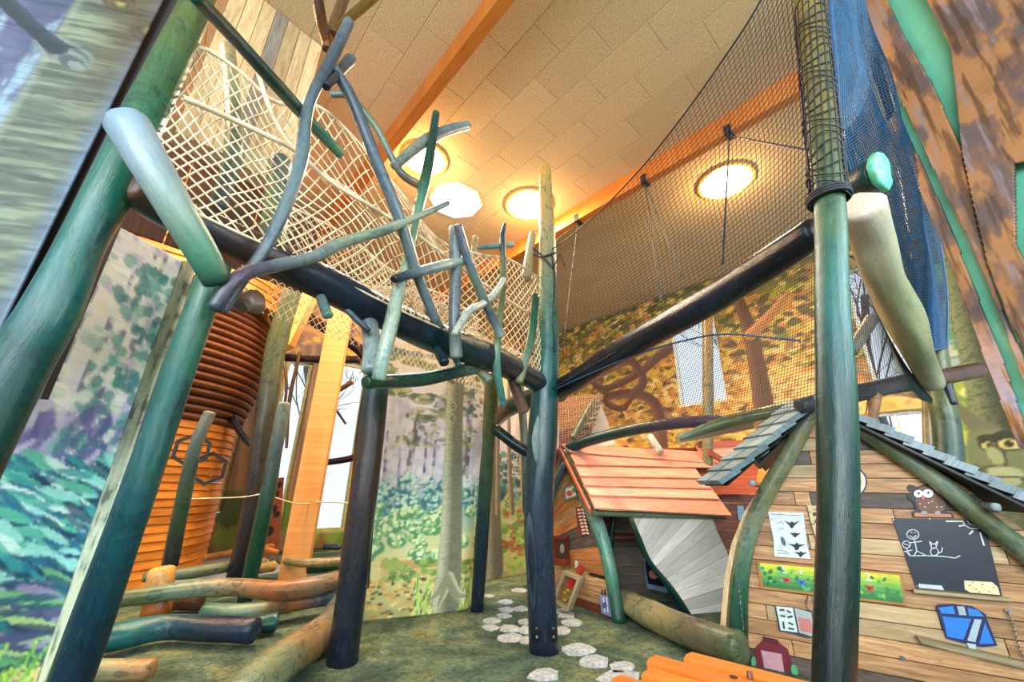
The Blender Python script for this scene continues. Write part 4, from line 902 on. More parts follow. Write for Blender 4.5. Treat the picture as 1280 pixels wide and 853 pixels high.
# laminated column and braces
c0 = PZ(366, 728, 0); cw = .19
d1 = Vector((math.cos(.25), math.sin(.25), 0)); d2 = Vector((-d1.y, d1.x, 0))
t = empty('timber_column', c0, 'square pale laminated spruce column right of the beehive tower', 'column')
prism('column_shaft', [c0 + d1 * (cw * sx) + d2 * (cw * sy) for sx, sy in ((-1, -.6), (1, -.6), (1, .6), (-1, .6))], (0, 0, 4.7), M['column'], t, grain=(0, 0, 1))
b0 = c0 + Vector((0, 0, 3.7))
board('column_brace', P(350, 436, 6.9), P(398, 340, 6.9), Vector((1, 0, .6)), Vector((0, .2, 0)), M['column'], t, w=.34)

# ================================================================== BEEHIVE TOWER
HV = Vector((-6.6, 6.9, 0)); t = empty('beehive_tower', HV, 'round honey-coloured beehive tower of boards with brown rope coils', 'tower')
def ring(name, z0, z1, r0, r1, mat, parent, bul=0, seg=56, th=.03, a0=-2.35, a1=1.0):
    V = []; Fc = []; m = 5 if bul else 1
    prof = [(z0 + (z1 - z0) * i / m, (r0 + (r1 - r0) * i / m) + bul * math.sin(math.pi * i / m)) for i in range(m + 1)] + [(z1, min(r0, r1) - .08), (z0, min(r0, r1) - .08)]
    n = len(prof)
    for i in range(seg + 1):
        a = a0 + (a1 - a0) * i / seg + 0
        for z, r in prof: V.append((HV.x + math.cos(a) * r, HV.y + math.sin(a) * r, z))
    for i in range(seg):
        for q in range(n): Fc.append((i*n+q, (i+1)*n+q, (i+1)*n+(q+1)%n, i*n+(q+1)%n))
    uv = [((i // n) / seg * (a1 - a0) * 1.7, V[i][2]) for i in range(len(V))]
    return mk(name, V, Fc, mat, parent, uv=uv, smooth=bool(bul))
z = 0; random.seed(4)
while z < 2.3:
    hgt = .115; ring('wall_board', z, z + hgt - .006, 1.66 + random.uniform(0, .006), 1.645, M['hive'], t); z += hgt
nC = 17
for i in range(nC):
    z0 = 2.3 + i * .125; r = 1.62 + .26 * math.sin(math.pi * (i + .5) / nC * .85)
    ring('rope_coil', z0 + .005, z0 + .12, r, r + .01, M['coil'], t, bul=.05)
z = 2.3 + nC * .125
while z < 6.2:
    ring('upper_board', z, z + .124, 2.1, 2.08, M['hive'], t); z += .13
def hexring(x, y, Y, rad, lab):
    c = P(x, y, Y); u = Vector((-.25, 0, 0)); rr = Vector((ray(x, y).y, -ray(x, y).x, 0)).normalized(); nn = -Vector((ray(x, y).x, ray(x, y).y, 0)).normalized()
    V = []; Fc = []
    for dep in (0, .05):
        for r in (rad, rad * .78):
            for k in range(6):
                a = k * math.pi / 3 + .5; V.append(tuple(c + rr * (math.cos(a) * r) + Vector((0, 0, 1)) * (math.sin(a) * r) + nn * dep))
    for k in range(6):
        j = (k + 1) % 6
        Fc += [(k, j, 6 + j, 6 + k), (12 + k, 18 + k, 18 + j, 12 + j), (k, 12 + k, 12 + j, j), (6 + k, 6 + j, 18 + j, 18 + k)]
    mk('hexagon_sign', V, Fc, M['black'], None, lab, 'sign')
hexring(240, 563, 5.92, .24, 'black open hexagon on the beehive tower, upper left of the pair'); hexring(261, 586, 6.15, .24, 'black open hexagon on the beehive tower, lower right of the pair')
# ---- background bits at the left: climbing panel, dark branches, strings
t = empty('climbing_panel', P(340, 690, 8.5), 'brick-red climbing panel with round holes behind the green post', 'panel')
cp = Plane((P(318, 640, 8.5).x, 8.5), (P(352, 640, 8.9).x, 8.9))
plate('board_face', cp, [(330, 600), (354, 597), (346, 700), (322, 702)], 0, .05, M['red_brown'], t)
for x, y, r in [(344, 618, .08), (342, 636, .07), (346, 643, .06), (336, 664, .09), (349, 606, .06)]:
    c = cp.hit(x, y, .055); prism('hole', [c + cp.d * (math.cos(a) * r) + Vector((0, 0, math.sin(a) * r)) for a in [k * math.pi / 5 for k in range(10)]], cp.n * .006, M['black'], t)
for pts, cols, lab in [([(240, 420, 8, 12), (300, 540, 7, 10), (338, 560, 7, 10)], [ink, ink], 'dark rail at the foot of the coils'),
                       ([(352, 447, 8, 10), (400, 450, 8, 10), (450, 450, 8, 10)], [ink, brown], 'dark brown horizontal rail behind the spruce column, upper'),
                       ([(395, 580, 8, 8), (430, 575, 8, 8), (452, 570, 8, 8)], [ink, (70, 30, 30)], 'dark horizontal rail behind the spruce column, lower'),
                       ([(380, 395, 8, 14), (440, 430, 7.6, 14), (462, 452, 7.4, 14)], [(70, 36, 26), ink], 'dark red-brown log slanting behind the spruce column'),
                       ([(356, 700, 8.2, 12), (400, 560, 8.2, 11), (425, 440, 8, 10), (436, 400, 8, 10)], [ink, (50, 44, 44)], 'thin dark upright trunk right of the spruce column'),
                       ([(338, 392, 7.8, 5), (350, 430, 7.8, 5), (358, 480, 7.8, 4), (352, 530, 7.8, 3)], [brown, brown], 'crooked thin twig before the far wall, left of the column'),
                       ([(375, 440, 7.8, 5), (362, 500, 7.8, 5), (358, 560, 7.8, 4)], [(110, 80, 50), brown], 'second crooked twig before the far wall, hugging the column'),
                       ([(404, 500, 7.6, 6), (440, 478, 7.6, 6)], [rust, rust], 'rust-brown twig crossing the far window'),
                       ([(408, 462, 7.6, 4), (414, 500, 7.6, 4), (432, 530, 7.6, 3)], [ink, ink], 'thin black twig hanging in the far window')]:
    log('branch', [px(x, y, Y, w) for x, y, Y, w in pts], cols, lab, 'branch', seg=10)
for pts, lab in [([(238, 624, 5.5), (300, 622, 5.9), (326, 618, 6.1)], 'tan string tied from the beehive tower to the dark post'), ([(336, 620, 5.9), (372, 630, 6.6), (400, 628, 6.8), (438, 629, 5.5)], 'tan string running behind the spruce column to the brown post')]:
    cords('string', [curve_pts([P(*q) for q in pts], 12)], .009, M['cream'], None, 5, label=lab, cat='string')

# ================================================================== UPPER LEFT TREEHOUSE WALL
TW = Plane((P(250, 60, 2.9).x, 2.9), (P(400, 60, 3.7).x, 3.7))
t = empty('board_wall', TW.at(0, 3.6), 'wall of pale upright boards at the top left behind the cream net', 'wall')
s_l = TW.sz(262, 60)[0]; s_r = TW.sz(402, 60)[0]; n = 7; mats = ['plank_pale', 'plank_pale', 'plank_pale', 'plank_grey', 'plank_pale', 'plank_pale', 'plank_pale']
for i in range(n):
    a = s_l + (s_r - s_l) * i / n; b = s_l + (s_r - s_l) * (i + 1) / n - .008; zb = 4.55 + random.uniform(-.03, .03)
    prism('upright_board', [TW.at(a, zb), TW.at(b, zb), TW.at(b, 7.0 - .12), TW.at(a, 7.0 - .12)], TW.n * (.025 + random.uniform(0, .01)), M[mats[i]], t, grain=(0, 0, 1))
t = empty('dark_panelling', TW.at(0, 2.6, -.5), 'dark red-brown panelling inside the net walkway at the upper left', 'wall')
for i in range(9):
    a = -1.4 + i * .34
    prism('panel_board', [TW.at(a, 3.6, -.45), TW.at(a + .33, 3.6, -.45), TW.at(a + .33, 4.7, -.45), TW.at(a, 4.7, -.45)], TW.n * .03, M['deep_brown'], t, grain=(0, 0, 1))
for pts, cols, lab in [([(338, 312, 2.9, 34), (345, 270, 2.9, 34), (350, 200, 2.9, 30)], [green, (120, 140, 110), slate], 'pale green post inside the net walkway'),
                       ([(272, 260, 2.6, 26), (292, 180, 2.6, 24), (285, 60, 2.7, 20)], [slate, sage, tan], 'grey post inside the net walkway near the glossy post')]:
    log('log_post', [px(x, y, Y, w) for x, y, Y, w in pts], cols, lab, 'post')
L0 = PBm.L


# ================================================================== NETS
def npl(pl, pts, off=0): return [pl.hit(x, y, off) for x, y in pts]
def rope(name, pts, r, mat, parent, n=40, twist=0):
    c = curve_pts(pts, n)
    return cords(name, [c], r, mat, parent, 6)
# cream net over the left walkway, near side
t = empty('rope_net', PBm.at(0, 2.55), 'large cream rope net along the near side of the walkway above the heavy beam', 'net')
bot = npl(PBm, [(196, 244), (300, 292), (400, 338), (500, 388), (560, 414), (620, 436), (684, 476)], .02)
top = npl(PBm, [(228, 60), (258, 62), (300, 90), (345, 128), (395, 132), (440, 170), (500, 240), (548, 300), (600, 318), (640, 326), (680, 352)], -.05)
lef = [bot[0], PBm.hit(202, 170, .0), top[0]]; rig = [bot[-1], PBm.hit(682, 410, -.02), top[-1]]
S = coons(bot, top, lef, rig, 171, 49, wob=.07, pw=1.55)
cords('netting', net_diamond(S, 2), .0052, M['cream'], t, 3, kind='stuff')
rope('edge_rope', top, .012, M['cream'], t); rope('edge_rope', bot, .008, M['cream'], t)
rope('slack_rope', npl(PBm, [(228, 122), (270, 140), (330, 168), (372, 190), (410, 225), (470, 262), (530, 300), (600, 352), (660, 392)], .03), .014, M['cream'], t)
rope('slack_rope', npl(PBm, [(322, 90), (335, 130), (352, 165), (372, 190)], .02), .012, M['cream'], t)
rope('slack_rope', npl(PBm, [(372, 190), (400, 215), (450, 248), (500, 300)], .0), .009, M['cream'], t)
# far side net
t = empty('rope_net', PBm.at(.5, 2.5, -1.2), 'second cream rope net on the far side of the same walkway', 'net')
b2 = [PBm.at(.9 + i * (L0 - .7) / 5, 2.62, -1.15) for i in range(6)]; t2 = [PBm.at(.9 + i * (L0 - .7) / 5, 3.62 + .05 * math.sin(i * 2), -1.15) for i in range(6)]
S = coons(b2, t2, [b2[0], (b2[0] + t2[0]) / 2, t2[0]], [b2[-1], (b2[-1] + t2[-1]) / 2, t2[-1]], 161, 49, wob=.09, seed=3)
cords('netting', net_diamond(S, 2), .004, M['cream'], t, 3, kind='stuff'); rope('edge_rope', t2, .012, M['cream'], t)
# sagging floor net inside the walkway
t = empty('rope_net', PBm.at(1.2, 2.6, -.6), 'sagging cream net piled on the walkway floor', 'net')
a_ = [PBm.at(1.2 + i * (L0 - 1.1) / 5, 2.7 + .12 * math.sin(i * 1.7), -.12) for i in range(6)]; c_ = [PBm.at(1.2 + i * (L0 - 1.1) / 5, 3.0 + .1 * math.sin(i * 2.3), -1.1) for i in range(6)]
S = coons(a_, c_, [a_[0], (a_[0] + c_[0]) / 2, c_[0]], [a_[-1], (a_[-1] + c_[-1]) / 2, c_[-1]], 121, 37, wob=.16, seed=5)
cords('netting', net_diamond(S, 2), .004, M['cream'], t, 3, kind='stuff')
# black net between the centre post and the right post
pk = PZ(684, 480, ZD); NB = Plane((pk.x, pk.y), (e3.x, e3.y + .1))
t = empty('rope_net', NB.at(0, 2.5), 'large black square-mesh net between the tallest post and the right green post', 'net')
bot = npl(NB, [(690, 486), (760, 446), (830, 404), (900, 362), (960, 322), (1016, 282)], .0)
top = npl(NB, [(690, 312), (718, 292), (752, 262), (800, 212), (850, 150), (900, 80), (950, 2), (1000, -110)], 0)
lef = [bot[0], NB.hit(692, 400), top[0]]; rig = [bot[-1], NB.hit(1016, 150), NB.hit(1010, 20), top[-1]]
S = coons(bot, top, lef, rig, 66, 44, wob=.02)
cords('netting', net_square(S, 1, 1), .0023, M['rope_black'], t, 3, kind='stuff')
rope('edge_rope', top, .007, M['rope_black'], t); rope('edge_rope', bot, .006, M['rope_black'], t)
# black net stretched below the beam over the view of the right wall
NL = Plane((pk.x, pk.y + .02), (e3.x, e3.y + .5))
t = empty('rope_net', NL.at(0, 1.6), 'fine dark net hanging below the dark beam in front of the windowed forest wall', 'net')
top = npl(NL, [(694, 496), (760, 466), (830, 424), (900, 384), (960, 350), (1018, 308)]); bot = npl(NL, [(690, 590), (730, 556), (780, 545), (850, 535), (930, 522), (1018, 508)])
S = coons(bot, top, [bot[0], NL.hit(692, 545), top[0]], [bot[-1], NL.hit(1018, 410), top[-1]], 111, 46, wob=.02)
cords('netting', net_square(S, 1, 1), .0014, M['rope_black'], t, 3, kind='stuff')
rope('gathered_edge', npl(NL, [(696, 486), (740, 466), (800, 442), (860, 425), (905, 418), (960, 422), (1000, 426)], .02), .006, M['rope_blue'], t)
NL2 = Plane((P(1064, 400, 2.3).x, 2.3), (P(1180, 400, 3.6).x, 3.6))
t = empty('rope_net', NL2.at(0, 2), 'thin dark net between the right green post and the bleached log before the large window', 'net')
q = npl(NL2, [(1062, 320), (1072, 330), (1100, 400), (1130, 455), (1165, 500)]); b = npl(NL2, [(1064, 500), (1090, 498), (1120, 495), (1145, 498), (1165, 505)])
S = coons(b, q, [b[0], NL2.hit(1062, 410), q[0]], [b[-1], (b[-1] + q[-1]) / 2, q[-1]], 34, 44)
cords('netting', net_square(S, 1, 1), .0014, M['rope_black'], t, 3, kind='stuff'); rope('edge_rope', q, .006, M['rope_black'], t)
# net wrapped round the top of the right post
t = empty('rope_net', (e3.x, e3.y, 2.6), 'black net wrapped tightly round the top of the right green post', 'net')
lines = []; 
ZW = P(1037, 250, 1.36).z
def wrapc(z, pad=.012):
    zz = [(P(1037, 255, 1.36), 42), (P(1024, 120, 1.36), 40), (P(1008, -20, 1.36), 38)]
    f = np.interp(z, [q[0].z for q in zz], [0, 1, 2]); k = min(int(f), 1); f -= k
    c = zz[k][0].lerp(zz[k+1][0], f); return c, .055 + pad
for i in range(26):
    c, r = wrapc(ZW + i * .05); c = c.copy(); c.z = ZW + i * .05
    lines.append(np.array([c + Vector((math.cos(a) * r * (1 + .06*math.sin(i)), math.sin(a) * r, .02 * math.sin(a * 2 + i))) for a in np.linspace(0, 2 * math.pi, 22)]))
for j in range(16):
    a = 2 * math.pi * j / 16; l = []
    for i in range(26): c, r = wrapc(ZW + i * .05); l.append((c.x + math.cos(a + .02*i) * r, c.y + math.sin(a + .02*i) * r, ZW + i * .05))
    lines.append(np.array(l))
cords('netting', lines, .0035, M['rope_black'], t, 3, kind='stuff')
c, r = wrapc(ZW); cords('tie', [np.array([(c.x + math.cos(a) * (r + .005), c.y + math.sin(a) * (r + .005), ZW + k * .012) for a in np.linspace(0, 2 * math.pi, 24)]) for k in range(3)], .008, M['rope_black'], t, 6)
# blue net sack hanging from the ceiling to the far green post
t = empty('rope_net', P(1165, 435, 3.9), 'dense dark blue net sack hanging between the right post and the olive-green post', 'net')
lft = [P(1148, 395, 3.6), P(1120, 330, 2.9), P(1082, 260, 2.2), P(1052, 180, 1.7), P(1046, 90, 1.62), P(1034, -30, 1.55)]
rgt = [P(1184, 434, 3.9), P(1182, 350, 3.85), P(1160, 230, 3.6), P(1120, 130, 3.2), P(1084, 40, 2.7), P(1062, -30, 2.3)]
bt = [P(1152, 436, 3.9), P(1164, 438, 3.82), P(1184, 434, 3.9)]
lft[0] = bt[0]
S = coons(bt, [lft[-1], (lft[-1] + rgt[-1]) / 2 + Vector((.05, -.1, 0)), rgt[-1]], lft, rgt, 50, 140, wob=.06, seed=2)
cords('netting', net_square(S, 1, 1), .0042, M['rope_blue'], t, 3, kind='stuff')
S = coons([v + Vector((.1, .25, 0)) for v in bt], [v + Vector((.1, .25, 0)) for v in [lft[-1], (lft[-1] + rgt[-1]) / 2, rgt[-1]]], [v + Vector((.1, .25, 0)) for v in lft], [v + Vector((.1, .25, 0)) for v in rgt], 45, 120, wob=.10, seed=4)
cords('netting', net_square(S, 1, 1), .0034, M['rope_blue'], t, 3, kind='stuff')
for l in (lft, rgt, bt): rope('edge_rope', l, .012, M['rope_blue'], t)
prism('webbing', [P(1058, -20, 1.95), P(1076, -20, 2.0), P(1118, 140, 3.0), P(1112, 150, 3.0)], (0, .02, 0), M['rope_black'], t)
# straps and hanging ropes on the second roof beam
bb = .995 * dh; zb_ = HC - .36
for x, y, lab, ends in [(907, 152, 'black strap with cords on the roof beam above the round light', [(903, 330), (1014, 189)]), (803, 214, 'black strap with two cords on the roof beam, middle of three', [(827, 378), (852, 345)]), (720, 270, 'black strap with cords on the roof beam nearest the tallest post', [(703, 440), (690, 305)])]:
    r_ = ray(x, y); k = bb / (r_.x * B2.x + r_.y * B2.y); p = O + r_ * k
    a = Vector((p.x, p.y, 0)).dot(A2)
    t = empty('strap', AB(a, bb, zb_), lab, 'strap')
    for nm, pts in (('strap_band', [AB(a - .05, bb - .012, zb_ + .14), AB(a + .05, bb - .012, zb_ + .14), AB(a + .05, bb - .012, zb_ - .02), AB(a - .05, bb - .012, zb_ - .02)]),):
        prism(nm, pts, B2 * .01, M['rope_black'], t)
    prism('strap_band', [AB(a - .05, bb - .012, zb_ - .02), AB(a + .05, bb - .012, zb_ - .02), AB(a + .05, bb + .17, zb_ - .02), AB(a - .05, bb + .17, zb_ - .02)], (0, 0, .012), M['rope_black'], t)
    s_ = AB(a, bb + .05, zb_ - .03)
    for e_ in ends: cords('hanging_cord', [curve_pts([s_, NB.hit(*e_, -.03)], 8)], .008, M['rope_black'], t, 5)
# net shreds behind the tallest post (cream)
S0 = Plane((P(650, 500, 6.6).x, 6.6), (P(780, 500, 6.9).x, 6.9)); t = empty('rope_net', S0.at(0, 1.8), 'pale cream net in front of the printed cottage', 'net')
b = npl(S0, [(640, 596), (700, 590), (748, 560)]); q = npl(S0, [(650, 482), (700, 498), (752, 492)])
S = coons(b, q, [b[0], (b[0] + q[0]) / 2, q[0]], [b[-1], (b[-1] + q[-1]) / 2, q[-1]], 31, 29)
cords('netting', net_square(S, 1, 1), .004, M['cream'], t, 3, kind='stuff')

# ================================================================== PLAYHOUSE WITH GREY SHINGLES (right)
f0 = PZ(920, 825, 0); HP = Plane((f0.x, f0.y), (f0.x + .85, f0.y - .55))
H2 = empty('playhouse', HP.at(0, 0), 'plank-walled playhouse with grey-blue shingles, chalkboard and owl at the right', 'playhouse')
lefte = [HP.sz(x, y) for x, y in [(918, 840), (905, 800), (908, 760), (912, 720), (920, 680), (936, 640), (962, 600), (985, 560), (1016, 520), (1040, 500)]]
righte = [HP.sz(x, y) for x, y in [(1044, 508), (1080, 535), (1140, 565), (1200, 606), (1262, 650), (1330, 705)]]
zl = [b for a, b in lefte]; sl_ = [a for a, b in lefte]; zr = [b for a, b in righte][::-1]; sr = [a for a, b in righte][::-1]
smax = sr[0]
zap = min(max(zl), max(zr)) - .02
random.seed(5); z = 0.0
while z < zap - .02:
    z1 = min(z + .118, zap); a0, a1 = np.interp(z, zl, sl_), np.interp(z1, zl, sl_); b0_, b1_ = np.interp(z, zr, sr), np.interp(z1, zr, sr)
    L = b0_ - a0; cuts = [0] + sorted(random.uniform(.15, .9) for _ in range(2 if L > 1.5 else (1 if L > .7 else 0))) + [1]
    for i in range(len(cuts) - 1):
        u, v = cuts[i], cuts[i+1]
        q = [(a0 + (b0_-a0)*u + .003, z), (a0 + (b0_-a0)*v - .003, z), (a1 + (b1_-a1)*(v if i == len(cuts)-2 else (a0 + (b0_-a0)*v - a1)/(b1_-a1)) - .003, z1 - .007), (a1 + (b1_-a1)*(u if i == 0 else (a0 + (b0_-a0)*u - a1)/(b1_-a1)) + .003, z1 - .007)]
        prism('wall_plank', [HP.at(*c) for c in q], HP.n * (.022 + random.uniform(0, .008)), M['plank' if random.random() < .84 else ('plank_pale' if random.random() < .5 else 'plank_dark')], H2, grain=HP.d)
    z = z1
prism('backing_board', [HP.at(a, b, -.004) for a, b in lefte + righte + [(smax, 0)]], -HP.n * .02, M['plank_dark'], H2)
prism('edge_board', [HP.at(a - .035, b, .05) for a, b in lefte[:7]] + [HP.at(a + .01, b, .05) for a, b in lefte[:7][::-1]], -HP.n * .12, M['plank_pale'], H2, grain=(0, 0, 1))
def hp_(x, y, w, off): return pp(HP, x, y, w, off)
log('gable_post', [hp_(924, 845, 26, .06), hp_(922, 790, 27, .06), hp_(925, 730, 24, .06), hp_(936, 670, 23, .08), hp_(956, 620, 24, .1), hp_(985, 570, 24, .12), hp_(1012, 520, 22, .14), hp_(1030, 500, 18, .14)], [deep, dgreen, green, sage, (130, 132, 100), (140, 140, 110), (130, 134, 110), slate], parent=H2, bumpy=.05, seg=16)
log('rafter', [hp_(1058, 528, 18, .1), hp_(1110, 560, 20, .1), hp_(1170, 600, 22, .1), hp_(1230, 650, 26, .1), hp_(1310, 712, 30, .1)], [sage, olive, sage, olive, sage], parent=H2, bumpy=.05, seg=16)
SD = HP.n
def roofside(top, bot, n, off, depth, label_side, ncol=6, SD=SD):
    """shingled slope from picture point top down to bot (both on the plane at off)"""
    a = HP.hit(*top, off); b = HP.hit(*bot, off); dn = (b - a); L = dn.length; dn.normalize(); nrm = dn.cross(SD); 
    if nrm.z < 0: nrm = -nrm
    cw_ = depth / ncol
    for i in range(n):
        for j in range(ncol):
            p0 = a + dn * (L * (i - .1) / n) - SD * (cw_ * j + random.uniform(0, .01)) + SD * (random.uniform(0, .03) if j == 0 else 0)
            p1 = p0 + dn * (L / n * 1.3); 
            q = [p0 + nrm * .005, p1 + nrm * .035, p1 + nrm * .035 - SD * (cw_ - .008), p0 + nrm * .005 - SD * (cw_ - .008)]
            prism('shingle', q, nrm * .06, M['shingle'], H2, grain=SD)
    prism('roof_board', [a - nrm * .02, b - nrm * .02, b - nrm * .02 - SD * depth, a - nrm * .02 - SD * depth], nrm * .018, M['black'] , H2)
    return a, b, dn, nrm
roofside((1030, 500), (908, 606), 7, .34, .34, 'l', 2, (SD * .75 + HP.d * .66).normalized())
roofside((1030, 500), (948, 580), 6, .10, 1.4, 'l', 4)
roofside((1062, 524), (1300, 640), 9, .30, 1.5, 'r', 5)
for (x0, y0, x1, y1, o) in [(940, 604, 965, 590, .32), (1245, 634, 1262, 628, .32)]:
    a = HP.hit(x0, y0, o); log('purlin', [(a, .028), (a - SD * 1.3, .028)], [(150, 165, 170), slate], parent=H2, seg=12, domed=.3)
log('ridge_log', [(HP.hit(1034, 506, .34), .04), (HP.hit(1034, 506, .34) - SD * 1.5, .04)], [slate, slate], parent=H2, seg=12)

def pts_ellipse(x, y, rx, ry, n=20, rot=0): return [(x + rx*math.cos(a)*math.cos(rot) - ry*math.sin(a)*math.sin(rot), y + rx*math.cos(a)*math.sin(rot) + ry*math.sin(a)*math.cos(rot)) for a in [2*math.pi*i/n for i in range(n)]]
fm = {}
def C(c, rough=.5):
    k = (c, rough)
    if k not in fm: fm[k] = flat('paint_%d_%d_%d' % c, c, rough, var=.06)
    return fm[k]
OFFW = .032
def strokes(name, pl, lines, w, off, mat, parent, **k):
    """flat ribbons for drawn lines: picture polylines, width in metres"""
    V = []; Fc = []
    for l in lines:
        q = [pl.sz(x, y, off) for x, y in l]
        for i in range(len(q) - 1):
            (a, b), (c, d) = q[i], q[i+1]; L = math.hypot(c-a, d-b) or 1e-6; nx, ny = -(d-b)/L*w/2, (c-a)/L*w/2; ex, ey = (c-a)/L*w*.3, (d-b)/L*w*.3; o = len(V)
            V += [pl.at(a-ex+nx, b-ey+ny, off), pl.at(c+ex+nx, d+ey+ny, off), pl.at(c+ex-nx, d+ey-ny, off), pl.at(a-ex-nx, b-ey-ny, off)]; Fc.append((o, o+1, o+2, o+3))
    return mk(name, [tuple(v) for v in V], Fc, mat, parent, **k)
def text_on(name, pl, txt, x, y, h, off, mat, parent, ang=0, sx=1):
    cu = bpy.data.curves.new('t', 'FONT'); cu.body = txt; cu.size = 1; cu.extrude = .02; cu.align_x = 'CENTER'; cu.resolution_u = 3
    o = bpy.data.objects.new('t', cu); me = bpy.data.meshes.new_from_object(o)
    vs = [v.co.copy() for v in me.vertices]; fs = [tuple(p.vertices) for p in me.polygons]
    bpy.data.objects.remove(o); bpy.data.curves.remove(cu); bpy.data.meshes.remove(me)
    s0, z0 = pl.sz(x, y, off); ca, sa = math.cos(ang), math.sin(ang)
    return mk(name, [tuple(pl.at(s0 + (v.x*sx*ca - v.y*sa)*h, z0 + (v.x*sx*sa + v.y*ca)*h, off + v.z*.05)) for v in vs], fs, mat, parent)
def thing_on(name, pl, x, y, label, cat, off=OFFW): return empty(name, pl.hit(x, y, off), label, cat)
o1 = OFFW + .004
# bird chart
t = thing_on('bird_chart', HP, 985, 668, 'white paper chart with dark flying bird silhouettes on the plank wall', 'poster')
plate('sheet', HP, [(960, 640), (1004, 641), (1006, 655), (1009, 680), (1013, 699), (968, 696), (967, 675), (963, 655)], OFFW, .006, C((214, 222, 224)), t)
for i, (x, y, k) in enumerate([(990, 655, 1.1), (994, 668, .8), (996, 682, 1.2), (1001, 692, .9)]):
    plate('bird', HP, [(x - 9*k, y - (2 if i else 4)), (x - 2*k, y - 1), (x, y - 3*k), (x + 2*k, y - 1), (x + 9*k, y - (1 if i else 4)), (x + 3*k, y + 2), (x + 1*k, y + 5*k), (x - 1.5*k, y + 5*k), (x - 3*k, y + 2)], o1 + .003, .002, C((22, 26, 40)), t)
plate('bird', HP, pts_ellipse(979, 677, 2.6, 6.5, 10, -.4), o1 + .003, .002, C((90, 96, 110)), t)
strokes('lettering', HP, [[(963.5, 643 + .02*i), (1001, 645)] for i in (0,)] + [[(971, 655), (977, 652), (979, 656)], [(973, 661), (980, 661)], [(972, 688), (984, 690)], [(972, 692), (986, 692)], [(963, 650), (965, 650)]], .004, o1 + .004, C((90, 96, 120)), t)
# parchment with trees, half behind the post
t = thing_on('parchment', HP, 1022, 655, 'tan parchment with small green trees, half hidden by the green post', 'poster')
plate('sheet', HP, [(1008, 632), (1058, 634), (1062, 690), (1022, 688), (1017, 668), (1012, 650)], OFFW, .006, C((214, 190, 140)), t)
strokes('border', HP, [[(1008.5, 633), (1013, 652), (1018, 670), (1023, 688)]] + [[(1010 + i*4.2, 641 + i*15), (1014 + i*4, 640 + i*15)] for i in range(4)], .006, o1 + .003, C((60, 44, 30)), t)
strokes('lettering', HP, [[(1017, 638), (1020, 637), (1023, 639), (1026, 637), (1029, 639)]], .006, o1 + .003, C((90, 60, 40)), t)
for x, y, c in [(1018, 643, (60, 50, 40)), (1020, 652, (70, 110, 60)), (1024, 660, (60, 130, 60)), (1025, 668, (40, 110, 70))]:
    plate('tree_mark', HP, pts_ellipse(x, y, 2.2, 2.8, 8), o1 + .003, .002, C(c), t)
# round disc behind the post
t = thing_on('round_sign', HP, 1055, 603, 'round cream and orange wooden disc half hidden behind the green post', 'sign')
for rx, ry, c, o in [(29, 23, (50, 38, 40), 0), (27, 21, (222, 208, 190), .006), (22, 17, (206, 150, 90), .008), (16, 13, (226, 200, 160), .010)]: plate('disc', HP, pts_ellipse(1055, 603, rx, ry, 28), OFFW + o, .006, C(c), t)
# owl
t = thing_on('owl_cutout', HP, 1162, 640, 'painted brown owl cut-out with big white eyes sitting above the chalkboard', 'sign')
plate('outline', HP, [(1133, 610), (1136, 606), (1142, 607), (1146, 609), (1152, 607), (1158, 605), (1166, 604), (1172, 609), (1178, 615), (1182, 622), (1184, 632), (1184, 640), (1190, 642), (1193, 648), (1141, 647), (1140, 640), (1145, 638), (1141, 628), (1136, 624), (1133, 619), (1138, 616)], OFFW, .008, C((34, 28, 30)), t)
plate('body', HP, [(1145, 614), (1150, 610), (1157, 608), (1165, 607), (1172, 612), (1178, 620), (1182, 632), (1180, 638), (1172, 641), (1156, 641), (1149, 637), (1144, 627)], OFFW + .008, .003, C((112, 74, 54)), t)
plate('wing', HP, [(1170, 617), (1176, 620), (1181, 630), (1181, 637), (1174, 632), (1169, 625)], OFFW + .011, .002, C((86, 54, 40)), t)
plate('branch', HP, [(1143, 641), (1188, 643), (1190, 647), (1143, 646)], OFFW + .009, .003, C((190, 120, 90)), t)
for x, y, r in [(1148, 617.5, 6), (1160, 617, 7)]:
    plate('eye', HP, pts_ellipse(x, y, r + .8, r*.82 + .8, 16), OFFW + .011, .002, C((40, 30, 30)), t); plate('eye', HP, pts_ellipse(x, y, r, r*.8, 16), OFFW + .013, .002, C((232, 232, 228)), t)
    plate('pupil', HP, pts_ellipse(x + .3, y - .5, 1.4, 1.6, 8), OFFW + .015, .002, C((24, 22, 24)), t)
plate('beak', HP, [(1151, 621), (1156, 621), (1154, 626)], OFFW + .013, .003, C((224, 100, 80)), t)
for x, y in [(1150, 630), (1156, 634), (1161, 629), (1165, 627), (1171, 634), (1177, 634)]: plate('spot', HP, pts_ellipse(x, y, 1, 1, 6), OFFW + .012, .002, C((220, 190, 170)), t)
for x in (1153, 1170): plate('foot', HP, pts_ellipse(x + 2, 641, 4, 2, 10), OFFW + .012, .003, C((150, 160, 170)), t)
